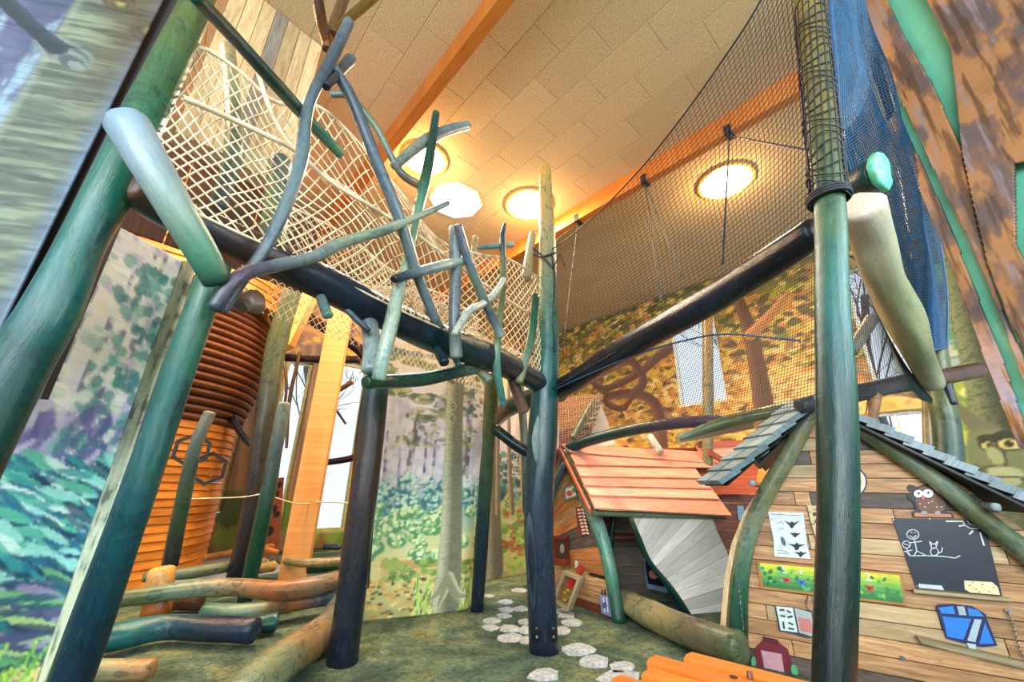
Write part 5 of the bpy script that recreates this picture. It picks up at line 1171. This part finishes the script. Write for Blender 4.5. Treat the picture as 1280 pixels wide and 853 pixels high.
# chalkboard
t = thing_on('chalkboard', HP, 1185, 740, 'black chalkboard with white chalk stick figures and a sun', 'chalkboard')
plate('board', HP, [(1115, 648), (1229, 650), (1252, 745), (1145, 735)], OFFW, .012, C((26, 34, 48), .35), t)
oc = OFFW + .0135
strokes('chalk_person', HP, [pts_ellipse(1141, 668.5, 7.5, 6, 16) + [(1148.5, 668.5)], [(1137, 670), (1141, 673), (1145, 670)], [(1139, 666), (1140, 666)], [(1143, 666), (1144, 666)], [(1143, 675), (1146, 689)], [(1136, 679), (1152, 677)], [(1146, 689), (1142, 696)], [(1146, 689), (1158, 695)],
    pts_ellipse(1133, 681, 5, 4.5, 12) + [(1138, 681)], [(1130, 680), (1136, 682)], [(1133, 686), (1138, 695)], [(1130, 690), (1140, 688)], [(1133, 690), (1137, 695), (1160, 695), (1180, 696), (1194, 698), (1200, 695)],
    ], .0055, oc, C((206, 214, 222)), t)
strokes('chalk_cat', HP, [pts_ellipse(1168, 690, 5, 5, 12) + [(1173, 690)], pts_ellipse(1167, 683, 3.5, 3, 10) + [(1170.5, 683)], [(1163, 681), (1162, 677), (1165, 680)], [(1169, 680), (1172, 677), (1171, 682)], [(1173, 692), (1177, 690), (1178, 685)]], .0055, oc, C((206, 214, 222)), t)
strokes('chalk_sun', HP, [[(1203, 651), (1206, 657), (1213, 661), (1228, 661)], [(1209, 651), (1212, 655), (1220, 658), (1228, 657)]], .0055, oc, C((206, 214, 222)), t)
strokes('chalk_sun_rays', HP, [[(1183, 652), (1202, 652)], [(1199, 658), (1205, 657)], [(1212, 668), (1216, 664)], [(1225, 666), (1230, 682)]], .009, oc, C((214, 220, 226)), t)
plate('chalk_box_print', HP, [(1148, 730), (1177, 732.5), (1180, 738), (1149, 735)], oc, .002, C((190, 204, 232)), t)
plate('sponge_print', HP, [(1205, 726), (1240, 728), (1247, 734), (1250, 744), (1213, 741), (1206, 737)], oc, .002, C((226, 214, 166)), t)
for x, y in [(1212, 732), (1220, 737), (1228, 731), (1236, 740), (1242, 735), (1224, 741), (1216, 728)]: plate('pore', HP, pts_ellipse(x, y, 1, .8, 6), oc + .002, .001, C((60, 50, 40)), t)
for x, y in [(1117, 650), (1162, 649), (1226, 652), (1146, 733)]: plate('screw', HP, pts_ellipse(x, y, .9, .9, 6), oc, .002, M['steel'], t)
t = thing_on('chalk_ledge', HP, 1200, 745, 'pale narrow ledge right below the chalkboard', 'shelf')
plate('ledge_board', HP, [(1140, 736), (1262, 747), (1262, 751), (1141, 740)], OFFW, .05, M['shelf'], t)
# counting board
t = thing_on('counting_board', HP, 1040, 730, 'green counting board with butterflies and the sum 5 + 7 ... 2', 'sign')
q_ = [(946, 701), (1127, 717), (1133, 757), (951, 736)]
plate('frame', HP, q_, OFFW, .016, C((176, 116, 50)), t)
for k in range(6):
    f_ = lambda u, v: ((1-v)*((1-u)*949.5 + u*1124.5) + v*((1-u)*954 + u*1129.5), (1-v)*((1-u)*704 + u*719.5) + v*((1-u)*733.5 + u*754.5))
    plate('meadow_print', HP, [f_(0, k/6), f_(1, k/6), f_(1, (k+1)/6), f_(0, (k+1)/6)], OFFW + .017, .001, C([(206, 206, 50), (168, 196, 56), (120, 180, 70), (86, 156, 72), (60, 136, 66), (44, 116, 60)][k]), t)
for i in range(60):
    u, v = random.random(), random.uniform(.15, .95); x, y = f_(u, v); plate('grass_dab', HP, pts_ellipse(x, y, random.uniform(2, 4), random.uniform(1.5, 3), 7, random.random()*3), OFFW + .0185, .0005, C(random.choice([(46, 130, 66), (84, 170, 80), (130, 190, 80), (30, 100, 60), (96, 180, 120)])), t)
for tx, x, y in [('5', 981, 717), ('+', 1002, 720), ('7', 1022.5, 722), ('2', 1086, 727)]: text_on('number' if tx != '+' else 'plus_sign', HP, tx, x, y, .088, OFFW + .024, C((240, 244, 236)), t, 0)
for x, y, c in [(983, 725, (190, 80, 70)), (1002, 728, (60, 120, 210)), (1022, 729, (190, 70, 60)), (1087, 735, (200, 60, 40))]:
    plate('butterfly', HP, [(x - 6, y - 4), (x + 1, y - 2), (x + 5, y - 3), (x + 5, y + 3), (x, y + 5), (x - 3, y + 2)], OFFW + .020, .004, C(c), t); plate('butterfly_wing', HP, [(x - 3, y - 2), (x + 2, y), (x, y + 3)], OFFW + .0245, .002, C(tuple(int(v * .5) for v in c)), t)
# open book
t = thing_on('open_book', HP, 995, 798, 'open picture book with a chain hanging under the counting board', 'book')
plate('cover', HP, [(968, 757), (992, 759), (1015, 765), (1022, 799), (1004, 797), (993, 793), (974, 789)], OFFW, .008, C((52, 58, 70)), t)
plate('left_page', HP, [(970, 758), (991, 760), (997, 791), (976, 788)], OFFW + .009, .006, C((206, 218, 214)), t)
plate('right_page', HP, [(993, 760), (1014, 766), (1019, 797), (999, 791)], OFFW + .009, .006, C((170, 176, 178)), t)
plate('red_text_block', HP, [(997, 772), (1013, 775), (1017, 793), (1001, 789)], OFFW + .0155, .001, C((196, 120, 116)), t)
strokes('page_marks', HP, [[(975, 763), (980, 763)], [(984, 764), (988, 766)], [(976, 770), (981, 771)], [(985, 772), (990, 771)], [(979, 778), (980, 786)], [(986, 779), (991, 781)], [(986, 786), (992, 787)]], .014, OFFW + .0155, C((40, 60, 60)), t)
def chain(pts, off, lab):
    L = curve_pts([HP.hit(x, y, off) for x, y in pts], 16); t = empty('chain', L[-1], lab, 'chain')
    for i in range(15):
        a, b = Vector(L[i]), Vector(L[i+1]); d = (b - a); side = HP.d if i % 2 else HP.n
        c = [(a + b)/2 + d*.65*math.cos(k) + side*.008*math.sin(k) for k in np.linspace(0, 2*math.pi, 9)]
        cords('link', [c], .0022, M['steel'], t, 4)
chain([(1010, 745), (1008, 755), (1012, 764)], .05, 'short steel chain holding the open book')
chain([(922, 723), (926, 760), (930, 800), (932, 830)], .15, 'fine steel chain on the curved gable post')
chain([(1260, 765), (1267, 785), (1276, 815), (1290, 840)], .06, 'steel chain at the right edge beside the blue bin lid picture')
# backpack
t = thing_on('backpack_cutout', HP, 965, 835, 'dark red backpack cut-out with green straps low on the wall', 'sign')
plate('pack', HP, [(954, 800), (960, 797), (972, 800), (975, 805), (985, 812), (990, 830), (994, 850), (946, 850), (943, 825), (944, 810)], OFFW, .02, C((112, 26, 44)), t)
plate('top_handle', HP, [(954, 796), (970, 800), (973, 806), (953, 801)], OFFW + .02, .01, C((84, 18, 34)), t)
plate('net_pocket', HP, [(951, 813), (977, 818), (981, 845), (956, 838)], OFFW + .021, .003, C((200, 150, 160)), t)
plate('strap', HP, pts_ellipse(942, 827, 3, 7, 10), OFFW + .01, .02, C((80, 170, 110)), t); plate('strap', HP, pts_ellipse(993, 838, 4, 8, 10, -.3), OFFW + .01, .02, C((80, 170, 110)), t)
plate('blue_tag', HP, pts_ellipse(934, 820, 3, 5, 8), OFFW + .01, .02, C((40, 56, 120)), t)
# blue bag picture
t = thing_on('blue_bag_cutout', HP, 1205, 810, 'bright blue bag cut-out with grey straps resting on the olive shelf board', 'sign')
plate('outline', HP, [(1169, 759), (1172, 756), (1190, 755), (1215, 758), (1232, 768), (1233, 774), (1246, 807), (1226, 809), (1200, 803), (1182, 798), (1176, 780)], OFFW, .012, C((16, 28, 84)), t)
for q_, c in [([(1173, 760), (1191, 758), (1194, 768), (1177, 767)], (50, 130, 220)), ([(1196, 758), (1205, 758.5), (1208, 769.5), (1199, 769)], (160, 180, 190)), ([(1209, 760), (1222, 763), (1230, 771), (1211, 770)], (50, 130, 220)),
              ([(1178, 771), (1214, 774), (1204, 800), (1184, 796)], (44, 124, 220)), ([(1218, 774), (1227, 775), (1219, 803), (1209, 801)], (170, 190, 206)), ([(1231, 778), (1242, 805), (1224, 805)], (44, 124, 220)), ([(1208, 804), (1220, 806), (1219, 813), (1213, 815)], (180, 196, 206))]:
    plate('panel', HP, q_, OFFW + .0125, .003, C(c, .35), t)
t = thing_on('shelf_board', HP, 1210, 815, 'thick olive shelf board under the blue bag cut-out', 'shelf')
plate('shelf', HP, [(1144, 794), (1290, 828), (1290, 836), (1150, 802)], OFFW, .07, M['shelf'], t)
for x, y, lab in [(1128, 823, 'lone steel bolt low on the plank wall left of the shelf board'), (1259, 764, 'steel bolt above the chain at the right edge')]:
    c = HP.hit(x, y, OFFW); k = 9
    o_ = prism('bolt', [c + HP.d*(math.cos(a)*.016) + Vector((0, 0, math.sin(a)*.016)) for a in [2*math.pi*i/k for i in range(k)]], HP.n * .012, M['steel'], None, label=lab, cat='bolt')

# ================================================================== PLAYHOUSE WITH ORANGE PLANK ROOF (centre)
g0 = PZ(772, 775, 0); SP = Plane((g0.x, g0.y), (g0.x + .95, g0.y + .30)); GPn = Plane((g0.x, g0.y), (g0.x - .55, g0.y + .83))
H1 = empty('playhouse', (g0.x, g0.y, 0), 'crooked playhouse with an orange plank roof and a whitewashed fan of side boards', 'playhouse')
def fan(outline, pl, pivot, a_from, a_to, n, mats, parent, th=.022, off=0, nm='fan_plank'):
    for i in range(n):
        t0 = a_from + (a_to - a_from) * i / n; t1 = a_from + (a_to - a_from) * (i + 1) / n
        p = clip_half(outline, (pivot[0] - .004*math.sin(t0), pivot[1]), (-math.sin(t0), math.cos(t0)))
        p = clip_half(p, (pivot[0], pivot[1] - .0), (math.sin(t1), -math.cos(t1))) if p else p
        if len(p) > 2 and area(p) > .0015:
            cx_ = sum(a for a, b in p)/len(p); cy_ = sum(b for a, b in p)/len(p); p = [(cx_ + (a-cx_)*.988, cy_ + (b-cy_)*.97) for a, b in p]
            prism(nm, [pl.at(a, b, off) for a, b in p], pl.n * (th + random.uniform(0, .008)), M[random.choice(mats)], parent, grain=pl.d * math.cos(t0) + Vector((0, 0, math.sin(t0))))
# gable
gl = lambda x, y: GPn.sz(x, y)
out = [(.0, 0)] + [gl(x, y) for x, y in [(764, 740), (755, 700), (746, 660), (735, 630), (722, 600), (707, 568)]]
sa_, za_ = out[-1]; out += [(2*sa_ - .02, .9), (2*sa_ + .05, 0)]
fan([p for p in out if True], GPn, (2*sa_ + .35, .38), math.pi - 1.25, math.pi - .02, 14, ['plank_orange', 'plank_orange', 'plank_orange', 'plank', 'plank_dark', 'plank'], H1)
for k in range(4):
    z0, z1 = .38 - .095*(k+1), .38 - .095*k - .006
    prism('wall_plank', [GPn.at(.0 + .0, z0), GPn.at(2*sa_ + .05, z0), GPn.at(2*sa_ + .05, z1), GPn.at(.03, z1)], GPn.n * .025, M['plank' if k < 3 else 'red_brown'], H1, grain=GPn.d)
def gp_(x, y, w, off=.05): return pp(GPn, x, y, w, off)
log('gable_post', [gp_(774, 778, 18), gp_(768, 745, 16), gp_(762, 710, 17), gp_(752, 670, 17), gp_(738, 635, 18), gp_(722, 600, 14), gp_(706, 566, 13)], [dgreen, green, (90, 140, 120), (96, 140, 124), sage, olive, olive], parent=H1, seg=14)
log('rafter', [gp_(706, 568, 11), gp_(696, 600, 11), gp_(684, 645, 12), gp_(668, 700, 12)], [olive, sage, sage, olive], parent=H1, seg=12)
log('rafter', [gp_(706, 580, 9, .1), gp_(690, 618, 9, .1), gp_(680, 660, 9, .1)], [slate, slate, slate], parent=H1, seg=12)
# roof
eL = SP.hit(741, 637, .12); eR = SP.hit(912, 641, .12); rL = P(704, 560, g0.y + .62)
e1 = (eR - eL).normalized(); rn = e1.cross(rL - eL).normalized(); 
if rn.dot(O - eL) < 0 : rn = -rn
def rhit(x, y, off=0): r = ray(x, y); t = ((eL + rn*off) - O).dot(rn) / r.dot(rn); return O + r * t
rowsR = [((702, 555), (883, 565), (896, 578), (711, 564)), ((711, 564), (897, 570), (898, 583), (719, 579)), ((718, 579), (868, 583), (876, 596), (725, 593)), ((724, 592), (876, 595), (888, 609), (730, 605)), ((729, 605), (888, 609), (898, 622), (737, 617)), ((736, 617), (898, 622), (913, 642), (743, 633))]
for i, q in enumerate(rowsR):
    pts = [rhit(*q[0], .01 + .0), rhit(*q[1], .01), rhit(*q[2], .04), rhit(*q[3], .04)]
    c1_ = pts[3] - (pts[0] - pts[3]) * .12; c2_ = pts[2] - (pts[1] - pts[2]) * .12
    prism('roof_plank', [pts[0], pts[1], c2_, c1_], -rn * .022, M['red_roof'], H1, grain=e1)
n_ = e1
prism('roof_lining', [rhit(704, 558, -.03), rhit(880, 570, -.03), rhit(905, 640, -.03), rhit(742, 634, -.03)], -rn * .02, M['red_brown'], H1)
# the roof's far slope and its red barge boards
rR = rhit(883, 560); back = Vector((-.1, .75, 0)); 
prism('roof_plank', [rL, rR, rR + back + Vector((0, 0, -.75)), rL + back + Vector((0, 0, -.75))], (0, 0, -.03), M['red_deep'], H1, grain=e1)
for a, b, w in [(rL + Vector((-.06, 0, -.02)), eL + Vector((-.05, 0, -.02)), .05), (rL + Vector((-.06, 0, -.02)), rL + back + Vector((-.1, 0, -.75)), .1)]: board('barge_board', a, b, Vector((0, 0, 1)), Vector((.03, .01, 0)), M['red_deep'], H1, w=w)
# whitewashed side wall
so = [SP.sz(x, y) for x, y in [(786, 640), (886, 640), (893, 658), (912, 700), (914, 730), (911, 766), (866, 775), (856, 762), (842, 742), (826, 722), (812, 705), (800, 680)]]
pv = SP.sz(735, 790)
fan(so, SP, pv, 0.02, 1.2, 15, ['plank_white'], H1, nm='white_plank')
log('edge_trim', [pp(SP, 786, 642, 6, .03), pp(SP, 798, 672, 7, .03), pp(SP, 812, 703, 7, .03), pp(SP, 840, 738, 8, .03), pp(SP, 864, 776, 9, .03)], [olive, dgreen, dgreen, deep, ink], parent=H1, seg=10)
log('eave_log', [pp(SP, 742, 642, 8, .06), pp(SP, 830, 644, 8, .06), pp(SP, 905, 646, 8, .06)], [olive, sage, olive], parent=H1, seg=10)
# inside: back wall, counter
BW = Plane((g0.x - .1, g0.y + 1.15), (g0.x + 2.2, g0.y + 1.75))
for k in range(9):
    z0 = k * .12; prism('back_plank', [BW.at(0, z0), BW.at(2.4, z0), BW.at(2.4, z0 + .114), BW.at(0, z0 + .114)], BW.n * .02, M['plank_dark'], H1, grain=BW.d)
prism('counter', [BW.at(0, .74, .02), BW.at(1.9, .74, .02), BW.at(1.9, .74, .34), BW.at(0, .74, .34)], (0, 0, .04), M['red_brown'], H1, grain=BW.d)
log('inner_post', [px(762, 690, 6.3, 9), px(768, 640, 6.3, 9)], [dgreen, deep], parent=H1, seg=10)
OP = Plane((P(802, 700, 6.25).x, 6.25), (P(834, 700, 6.3).x, 6.34))
t = thing_on('oven_front', OP, 818, 740, 'blue toy oven front with a roast in its window inside the orange-roofed playhouse', 'toy', .0)
plate('oven_frame', OP, [(803, 694), (829, 697), (833, 741), (808, 735)], 0, .03, C((104, 128, 150)), t)
plate('oven_window', OP, [(806, 702), (826, 704), (830, 734), (810, 730)], .031, .004, C((20, 28, 48), .2), t)
plate('roast', OP, pts_ellipse(817, 718, 6, 6, 14), .036, .01, C((196, 120, 84)), t)
for x in (806, 811, 816, 822): plate('oven_knob', OP, pts_ellipse(x, 698.5 + (x-806)*.1, 1.5, 1.3, 8), .031, .01, C((220, 220, 220)), t)
PG = Plane((P(748, 650, 7.0).x, 7.0), (P(800, 650, 7.3).x, 7.3))
t = thing_on('mushroom_picture', PG, 775, 684, 'dark picture of purple stones and a yellow lamp seen through the playhouse opening', 'picture', 0)
plate('picture_board', PG, [(742, 640), (800, 640), (802, 686), (744, 686)], 0, .02, C((50, 46, 44)), t)
for x, y, r, c in [(755, 664, 6, (96, 76, 96)), (781, 668, 8, (106, 80, 96)), (792, 664, 7, (120, 88, 100)), (775, 676, 8, (84, 66, 84)), (760, 676, 6, (70, 58, 76)), (790, 678, 6, (80, 64, 80)), (750, 652, 5, (100, 110, 80))]: plate('painted_stone', PG, pts_ellipse(x, y, r, r*.85, 12), .022, .01, C(c), t)
plate('yellow_lamp', PG, [(775, 650), (780, 642), (784, 652), (781, 656), (775, 656)], .035, .006, C((230, 190, 60)), t)
# things on the gable wall
gz_ = .045
t = thing_on('apple_picture', GPn, 713, 625, 'small white-framed picture of a red apple high on the gable', 'picture', gz_)
plate('frame', GPn, [(705, 609), (719, 605), (722, 621), (706, 627)], gz_, .012, C((120, 124, 130)), t); plate('print', GPn, [(707, 611), (717.5, 608), (720, 619.5), (708, 624)], gz_ + .013, .002, C((214, 210, 196)), t)
plate('apple', GPn, pts_ellipse(712, 617, 3.4, 3.6, 12), gz_ + .016, .003, C((190, 70, 60)), t); plate('leaf', GPn, pts_ellipse(717, 613, 2, 3.2, 8), gz_ + .016, .003, C((90, 140, 60)), t)
t = thing_on('lettered_board', GPn, 728, 670, 'red-brown board with rows of white letters on the gable', 'sign', gz_)
plate('board', GPn, [(720, 634), (730, 633), (737, 668), (724, 671)], gz_, .012, C((130, 50, 34)), t)
strokes('letters', GPn, [[(722 + .9*i, 638 + 4.2*i), (725 + .9*i, 637.5 + 4.2*i)] for i in range(8)] + [[(727 + .9*i, 637 + 4.2*i), (729.5 + .9*i, 638 + 4.2*i)] for i in range(8)], .02, gz_ + .0135, C((226, 214, 196)), t)
t = thing_on('lantern_picture', GPn, 703, 705, 'dark red wall niche with a little lantern on the gable, nearest the tallest post', 'picture', gz_)
plate('back_panel', GPn, [(693, 672), (711, 672), (712, 700), (694, 700)], gz_, .02, C((104, 34, 22)), t); plate('lantern', GPn, [(698, 676), (706, 676), (707, 697), (699, 697)], gz_ + .021, .01, C((60, 60, 60)), t); plate('lantern_glass', GPn, pts_ellipse(703, 686, 2.6, 6, 10), gz_ + .032, .006, C((170, 160, 140)), t)
plate('cap', GPn, [(692, 670), (712, 671), (711, 675), (693, 674)], gz_, .06, C((120, 40, 26)), t); plate('niche_shelf', GPn, [(690, 697), (713, 699), (712, 706), (691, 704)], gz_, .08, C((140, 50, 30)), t)
t = thing_on('seed_bag', GPn, 726, 720, 'small red and white pouch hanging above the flower crate', 'toy', gz_)
plate('pouch', GPn, pts_ellipse(726, 713, 4, 7, 12, .2), gz_, .03, C((190, 60, 50)), t); plate('pouch_tip', GPn, [(720, 701), (723, 702), (723, 711), (720, 710)], gz_, .02, C((226, 214, 206)), t)
# crate with rose leaning at the gable
K0 = Plane((P(697, 760, 5.75).x, 5.75), (P(732, 740, 5.45).x, 5.45))
t = thing_on('flower_crate', K0, 710, 758, 'tilted wooden crate with a red rose leaning against the gable wall', 'crate', 0)
oq = [(710, 713), (732, 722), (716, 762), (696, 750)]; iq = [(712, 718), (727, 724), (715, 756), (700, 748)]
for i in range(4):
    j = (i + 1) % 4; prism('crate_side', [K0.hit(*oq[i], 0), K0.hit(*oq[j], 0), K0.hit(*iq[j], 0), K0.hit(*iq[i], 0)], K0.n * .10, M['shelf'], t)
plate('crate_back', K0, oq, 0, .015, M['plank_orange'], t)
for i, (x, y, r) in enumerate([(715, 728, 4), (718, 732, 3.6), (713, 733, 3.4), (716, 730, 2)]): plate('rose_petals', K0, pts_ellipse(x, y, r, r, 9, i), .018 + .008*i, .012, C((196, 30, 40) if i < 3 else (150, 16, 30)), t)
strokes('rose_stem', K0, [[(714, 736), (708, 752)], [(711, 742), (706, 741)], [(710, 746), (714, 748)]], .012, .03, C((90, 140, 60)), t)
for x, y in [(706, 741), (714, 748), (706, 750), (710, 738)]: plate('leaf', K0, pts_ellipse(x, y, 2.6, 1.8, 8, .5), .03, .006, C((180, 170, 60)), t)
# tin pot cut-out
TP = Plane((P(750, 770, 5.45).x, 5.45), (P(768, 770, 5.35).x, 5.35))
t = thing_on('bin_cutout', TP, 760, 772, 'grey and blue striped bin cut-out standing by the green gable post', 'sign', 0)
plate('bin', TP, [(751, 743), (765, 746), (768, 772), (753, 766)], 0, .03, C((104, 112, 150)), t)
for x in (753.5, 757.5, 761.5): plate('stripe', TP, [(x, 747), (x + 1.6, 747.5), (x + 3.2, 766), (x + 1.8, 765.5)], .031, .004, C((190, 196, 210)), t)
plate('ring_mark', TP, pts_ellipse(756, 757, 3, 4, 10), .036, .003, C((60, 66, 120)), t)
for x, a in [(752, 0), (756, -1), (761, 1), (763, 0)]: plate('twig', TP, [(x, 745), (x + 2, 745), (x + 1.5 + a, 737), (x + a, 738)], .01, .01, C((44, 42, 40)), t)

# ================================================================== THIRD PLAYHOUSE (behind)
TPn = Plane((P(868, 600, 6.9).x, 6.9), (P(868, 600, 6.9).x + 1.0, 7.05))
H3 = empty('playhouse', TPn.at(.5, 0), 'rear playhouse with a deep orange plank roof between the other two', 'playhouse')
rows3 = [(870, 558, 943, 556), (872, 566, 950, 562), (874, 575, 950, 571), (874, 585, 948, 580), (876, 596, 945, 592), (880, 608, 943, 604), (888, 618, 945, 616)]
for i in range(len(rows3) - 1):
    a, b = rows3[i], rows3[i+1]; o_ = .05 * i
    prism('roof_plank', [TPn.hit(a[0], a[1], o_), TPn.hit(a[2], a[3], o_), TPn.hit(b[2] + 1, b[3] + 1, o_ + .06), TPn.hit(b[0] + 1, b[1] + 1, o_ + .06)], TPn.n * .025, M['red_deep' if i > 1 else 'red_roof'], H3, grain=TPn.d)
s3a = TPn.sz(886, 640)[0]; s3b = s3a + 1.6; k = 0; z = .0
while z < 1.35: prism('wall_plank', [TPn.at(s3a, z, .02), TPn.at(s3b, z, .02), TPn.at(s3b, z + .13, .02), TPn.at(s3a, z + .13, .02)], TPn.n * .025, M['red_brown'], H3, grain=TPn.d); z += .137
for x0, y0, x1, y1 in [(872, 550, 884, 560), (928, 545, 946, 553)]: plate('ridge_cap', TPn, [(x0, y0 + 3), (x0 + 6, y0), (x1, y0 + 2), (x1, y1), (x0, y1)], .05, .04, M['red_brown'], H3)
plate('ridge_board', TPn, [(880, 553), (946, 550), (946, 557), (880, 560)], .0, .06, M['red_deep'], H3)
board('barge_board', TPn.hit(884, 565, .4), TPn.hit(912, 582, .4), Vector((0, 0, 1)), Vector((.02, -.02, 0)), M['red_deep'], H3, w=.1)
t = thing_on('blue_notice', TPn, 924, 645, 'little pale blue notice on the rear playhouse wall', 'sign', .05); plate('notice', TPn, [(921, 632), (929, 633), (929, 652), (922, 650)], .05, .01, C((130, 170, 196)), t)
# printed cottage on the wall behind the rail
CP = Plane((P(690, 520, 8.5).x, 8.5), (P(780, 520, 9.3).x, 9.3))
t = thing_on('cottage', CP, 735, 550, 'cottage cut-out with a tan board roof, ladder-like gable edge and white gable', 'house', 0)
plate('cottage_front', CP, [(690, 540), (740, 530), (742, 572), (690, 576)], 0, .04, M['red_brown'], t)
plate('white_gable', CP, [(748, 502), (768, 556), (735, 562), (737, 545)], 0, .05, M['plank_white'], t)
for k in range(6): plate('roof_board', CP, [(686, 500 + k*6), (752 - k*3.4, 494 + k*6.4), (749 - k*3.4, 500 + k*6.2), (686, 505.5 + k*6)], .05, .03, M['plank_orange'], t)
for k in range(7): plate('gable_step', CP, [(738 - k*2.4, 504 + k*7), (750 - k*2.4, 503 + k*7), (748 - k*2.4, 507 + k*7), (737 - k*2.4, 508 + k*7)], .07, .1, M['plank_dark'], t)

# ================================================================== FLOOR STONES, TABLE
random.seed(9)
for (x, y, rx, ry) in [(440,190,50,15),(350,262,45,15),(360,310,50,18),(450,305,50,18),(345,347,45,17),(275,378,55,20),(265,422,50,20),(380,428,65,25),(470,385,45,20),(475,435,40,25),(385,483,80,28),(480,500,35,25),(700,320,45,18),(730,345,50,20),(760,390,60,25),(700,440,60,25),(800,555,115,35),(900,630,95,40),(1070,665,75,38),(590,715,95,40),(1060,730,130,45),(250,225,35,10),(640,800,90,40)]:
    X, Y, a, b = 560 + x/4.923, 700 + y/4.923, rx/4.923, ry/4.923; q = []
    for i in range(9):
        th = 2*math.pi*i/9 + random.uniform(-.15, .15); k = random.uniform(.88, 1.2); q.append(PZ(X + a*math.cos(th)*k, Y + b*math.sin(th)*k, .001))
    prism('stepping_stone', q, (0, 0, .006), M['stone'], flo)
t0_ = PZ(866, 814, .74); t1_ = PZ(1013, 852, .74); td = (t1_ - t0_).normalized(); tn = Vector((td.y, -td.x, 0)); 
if tn.dot(O - t0_) < 0: tn = -tn
t = empty('picnic_table', (t0_.x, t0_.y, 0), 'orange varnished plank table at the bottom edge before the playhouse', 'table')
for k in range(4):
    sh = [0, -.10, -.06, -.12][k]; w_ = .13; a = t0_ + tn * (k * (w_ + .012)) + td * sh
    q = [a + tn*.015 , a + td*1.5, a + td*1.5 + tn*w_, a + tn*(w_ - .015) + td*0, a + tn*(w_*.5) - td*.008]
    prism('table_plank', [q[0], q[1], q[2], q[3], q[4]], (0, 0, -.04), M['table'], t, grain=td)
for u in (.35, 1.25):
    for v in (.06, .5): board('leg', t0_ + td*u + tn*v - Vector((0, 0, .04)), Vector(((t0_ + td*(u - .1) + tn*v).x, (t0_ + td*(u-.1) + tn*v).y, 0)), td, tn * .05, M['table'], t, w=.08)
    board('cross_bearer', t0_ + td*u - Vector((0, 0, .085)), t0_ + td*u + tn*.56 - Vector((0, 0, .085)), Vector((0, 0, 1)), td * .05, M['table'], t, w=.08)
c = PZ(918, 849, .741)
for x, y, m_, r, h in [(917, 847, M['black'], .014, .002), (938, 848, M['steel'], .011, .02)]:
    c = PZ(x, y, .741); prism('bolt_head' if h > .01 else 'bolt_hole', [c + Vector((math.cos(a)*r, math.sin(a)*r, 0)) for a in [2*math.pi*i/10 for i in range(10)]], (0, 0, h), m_, t)
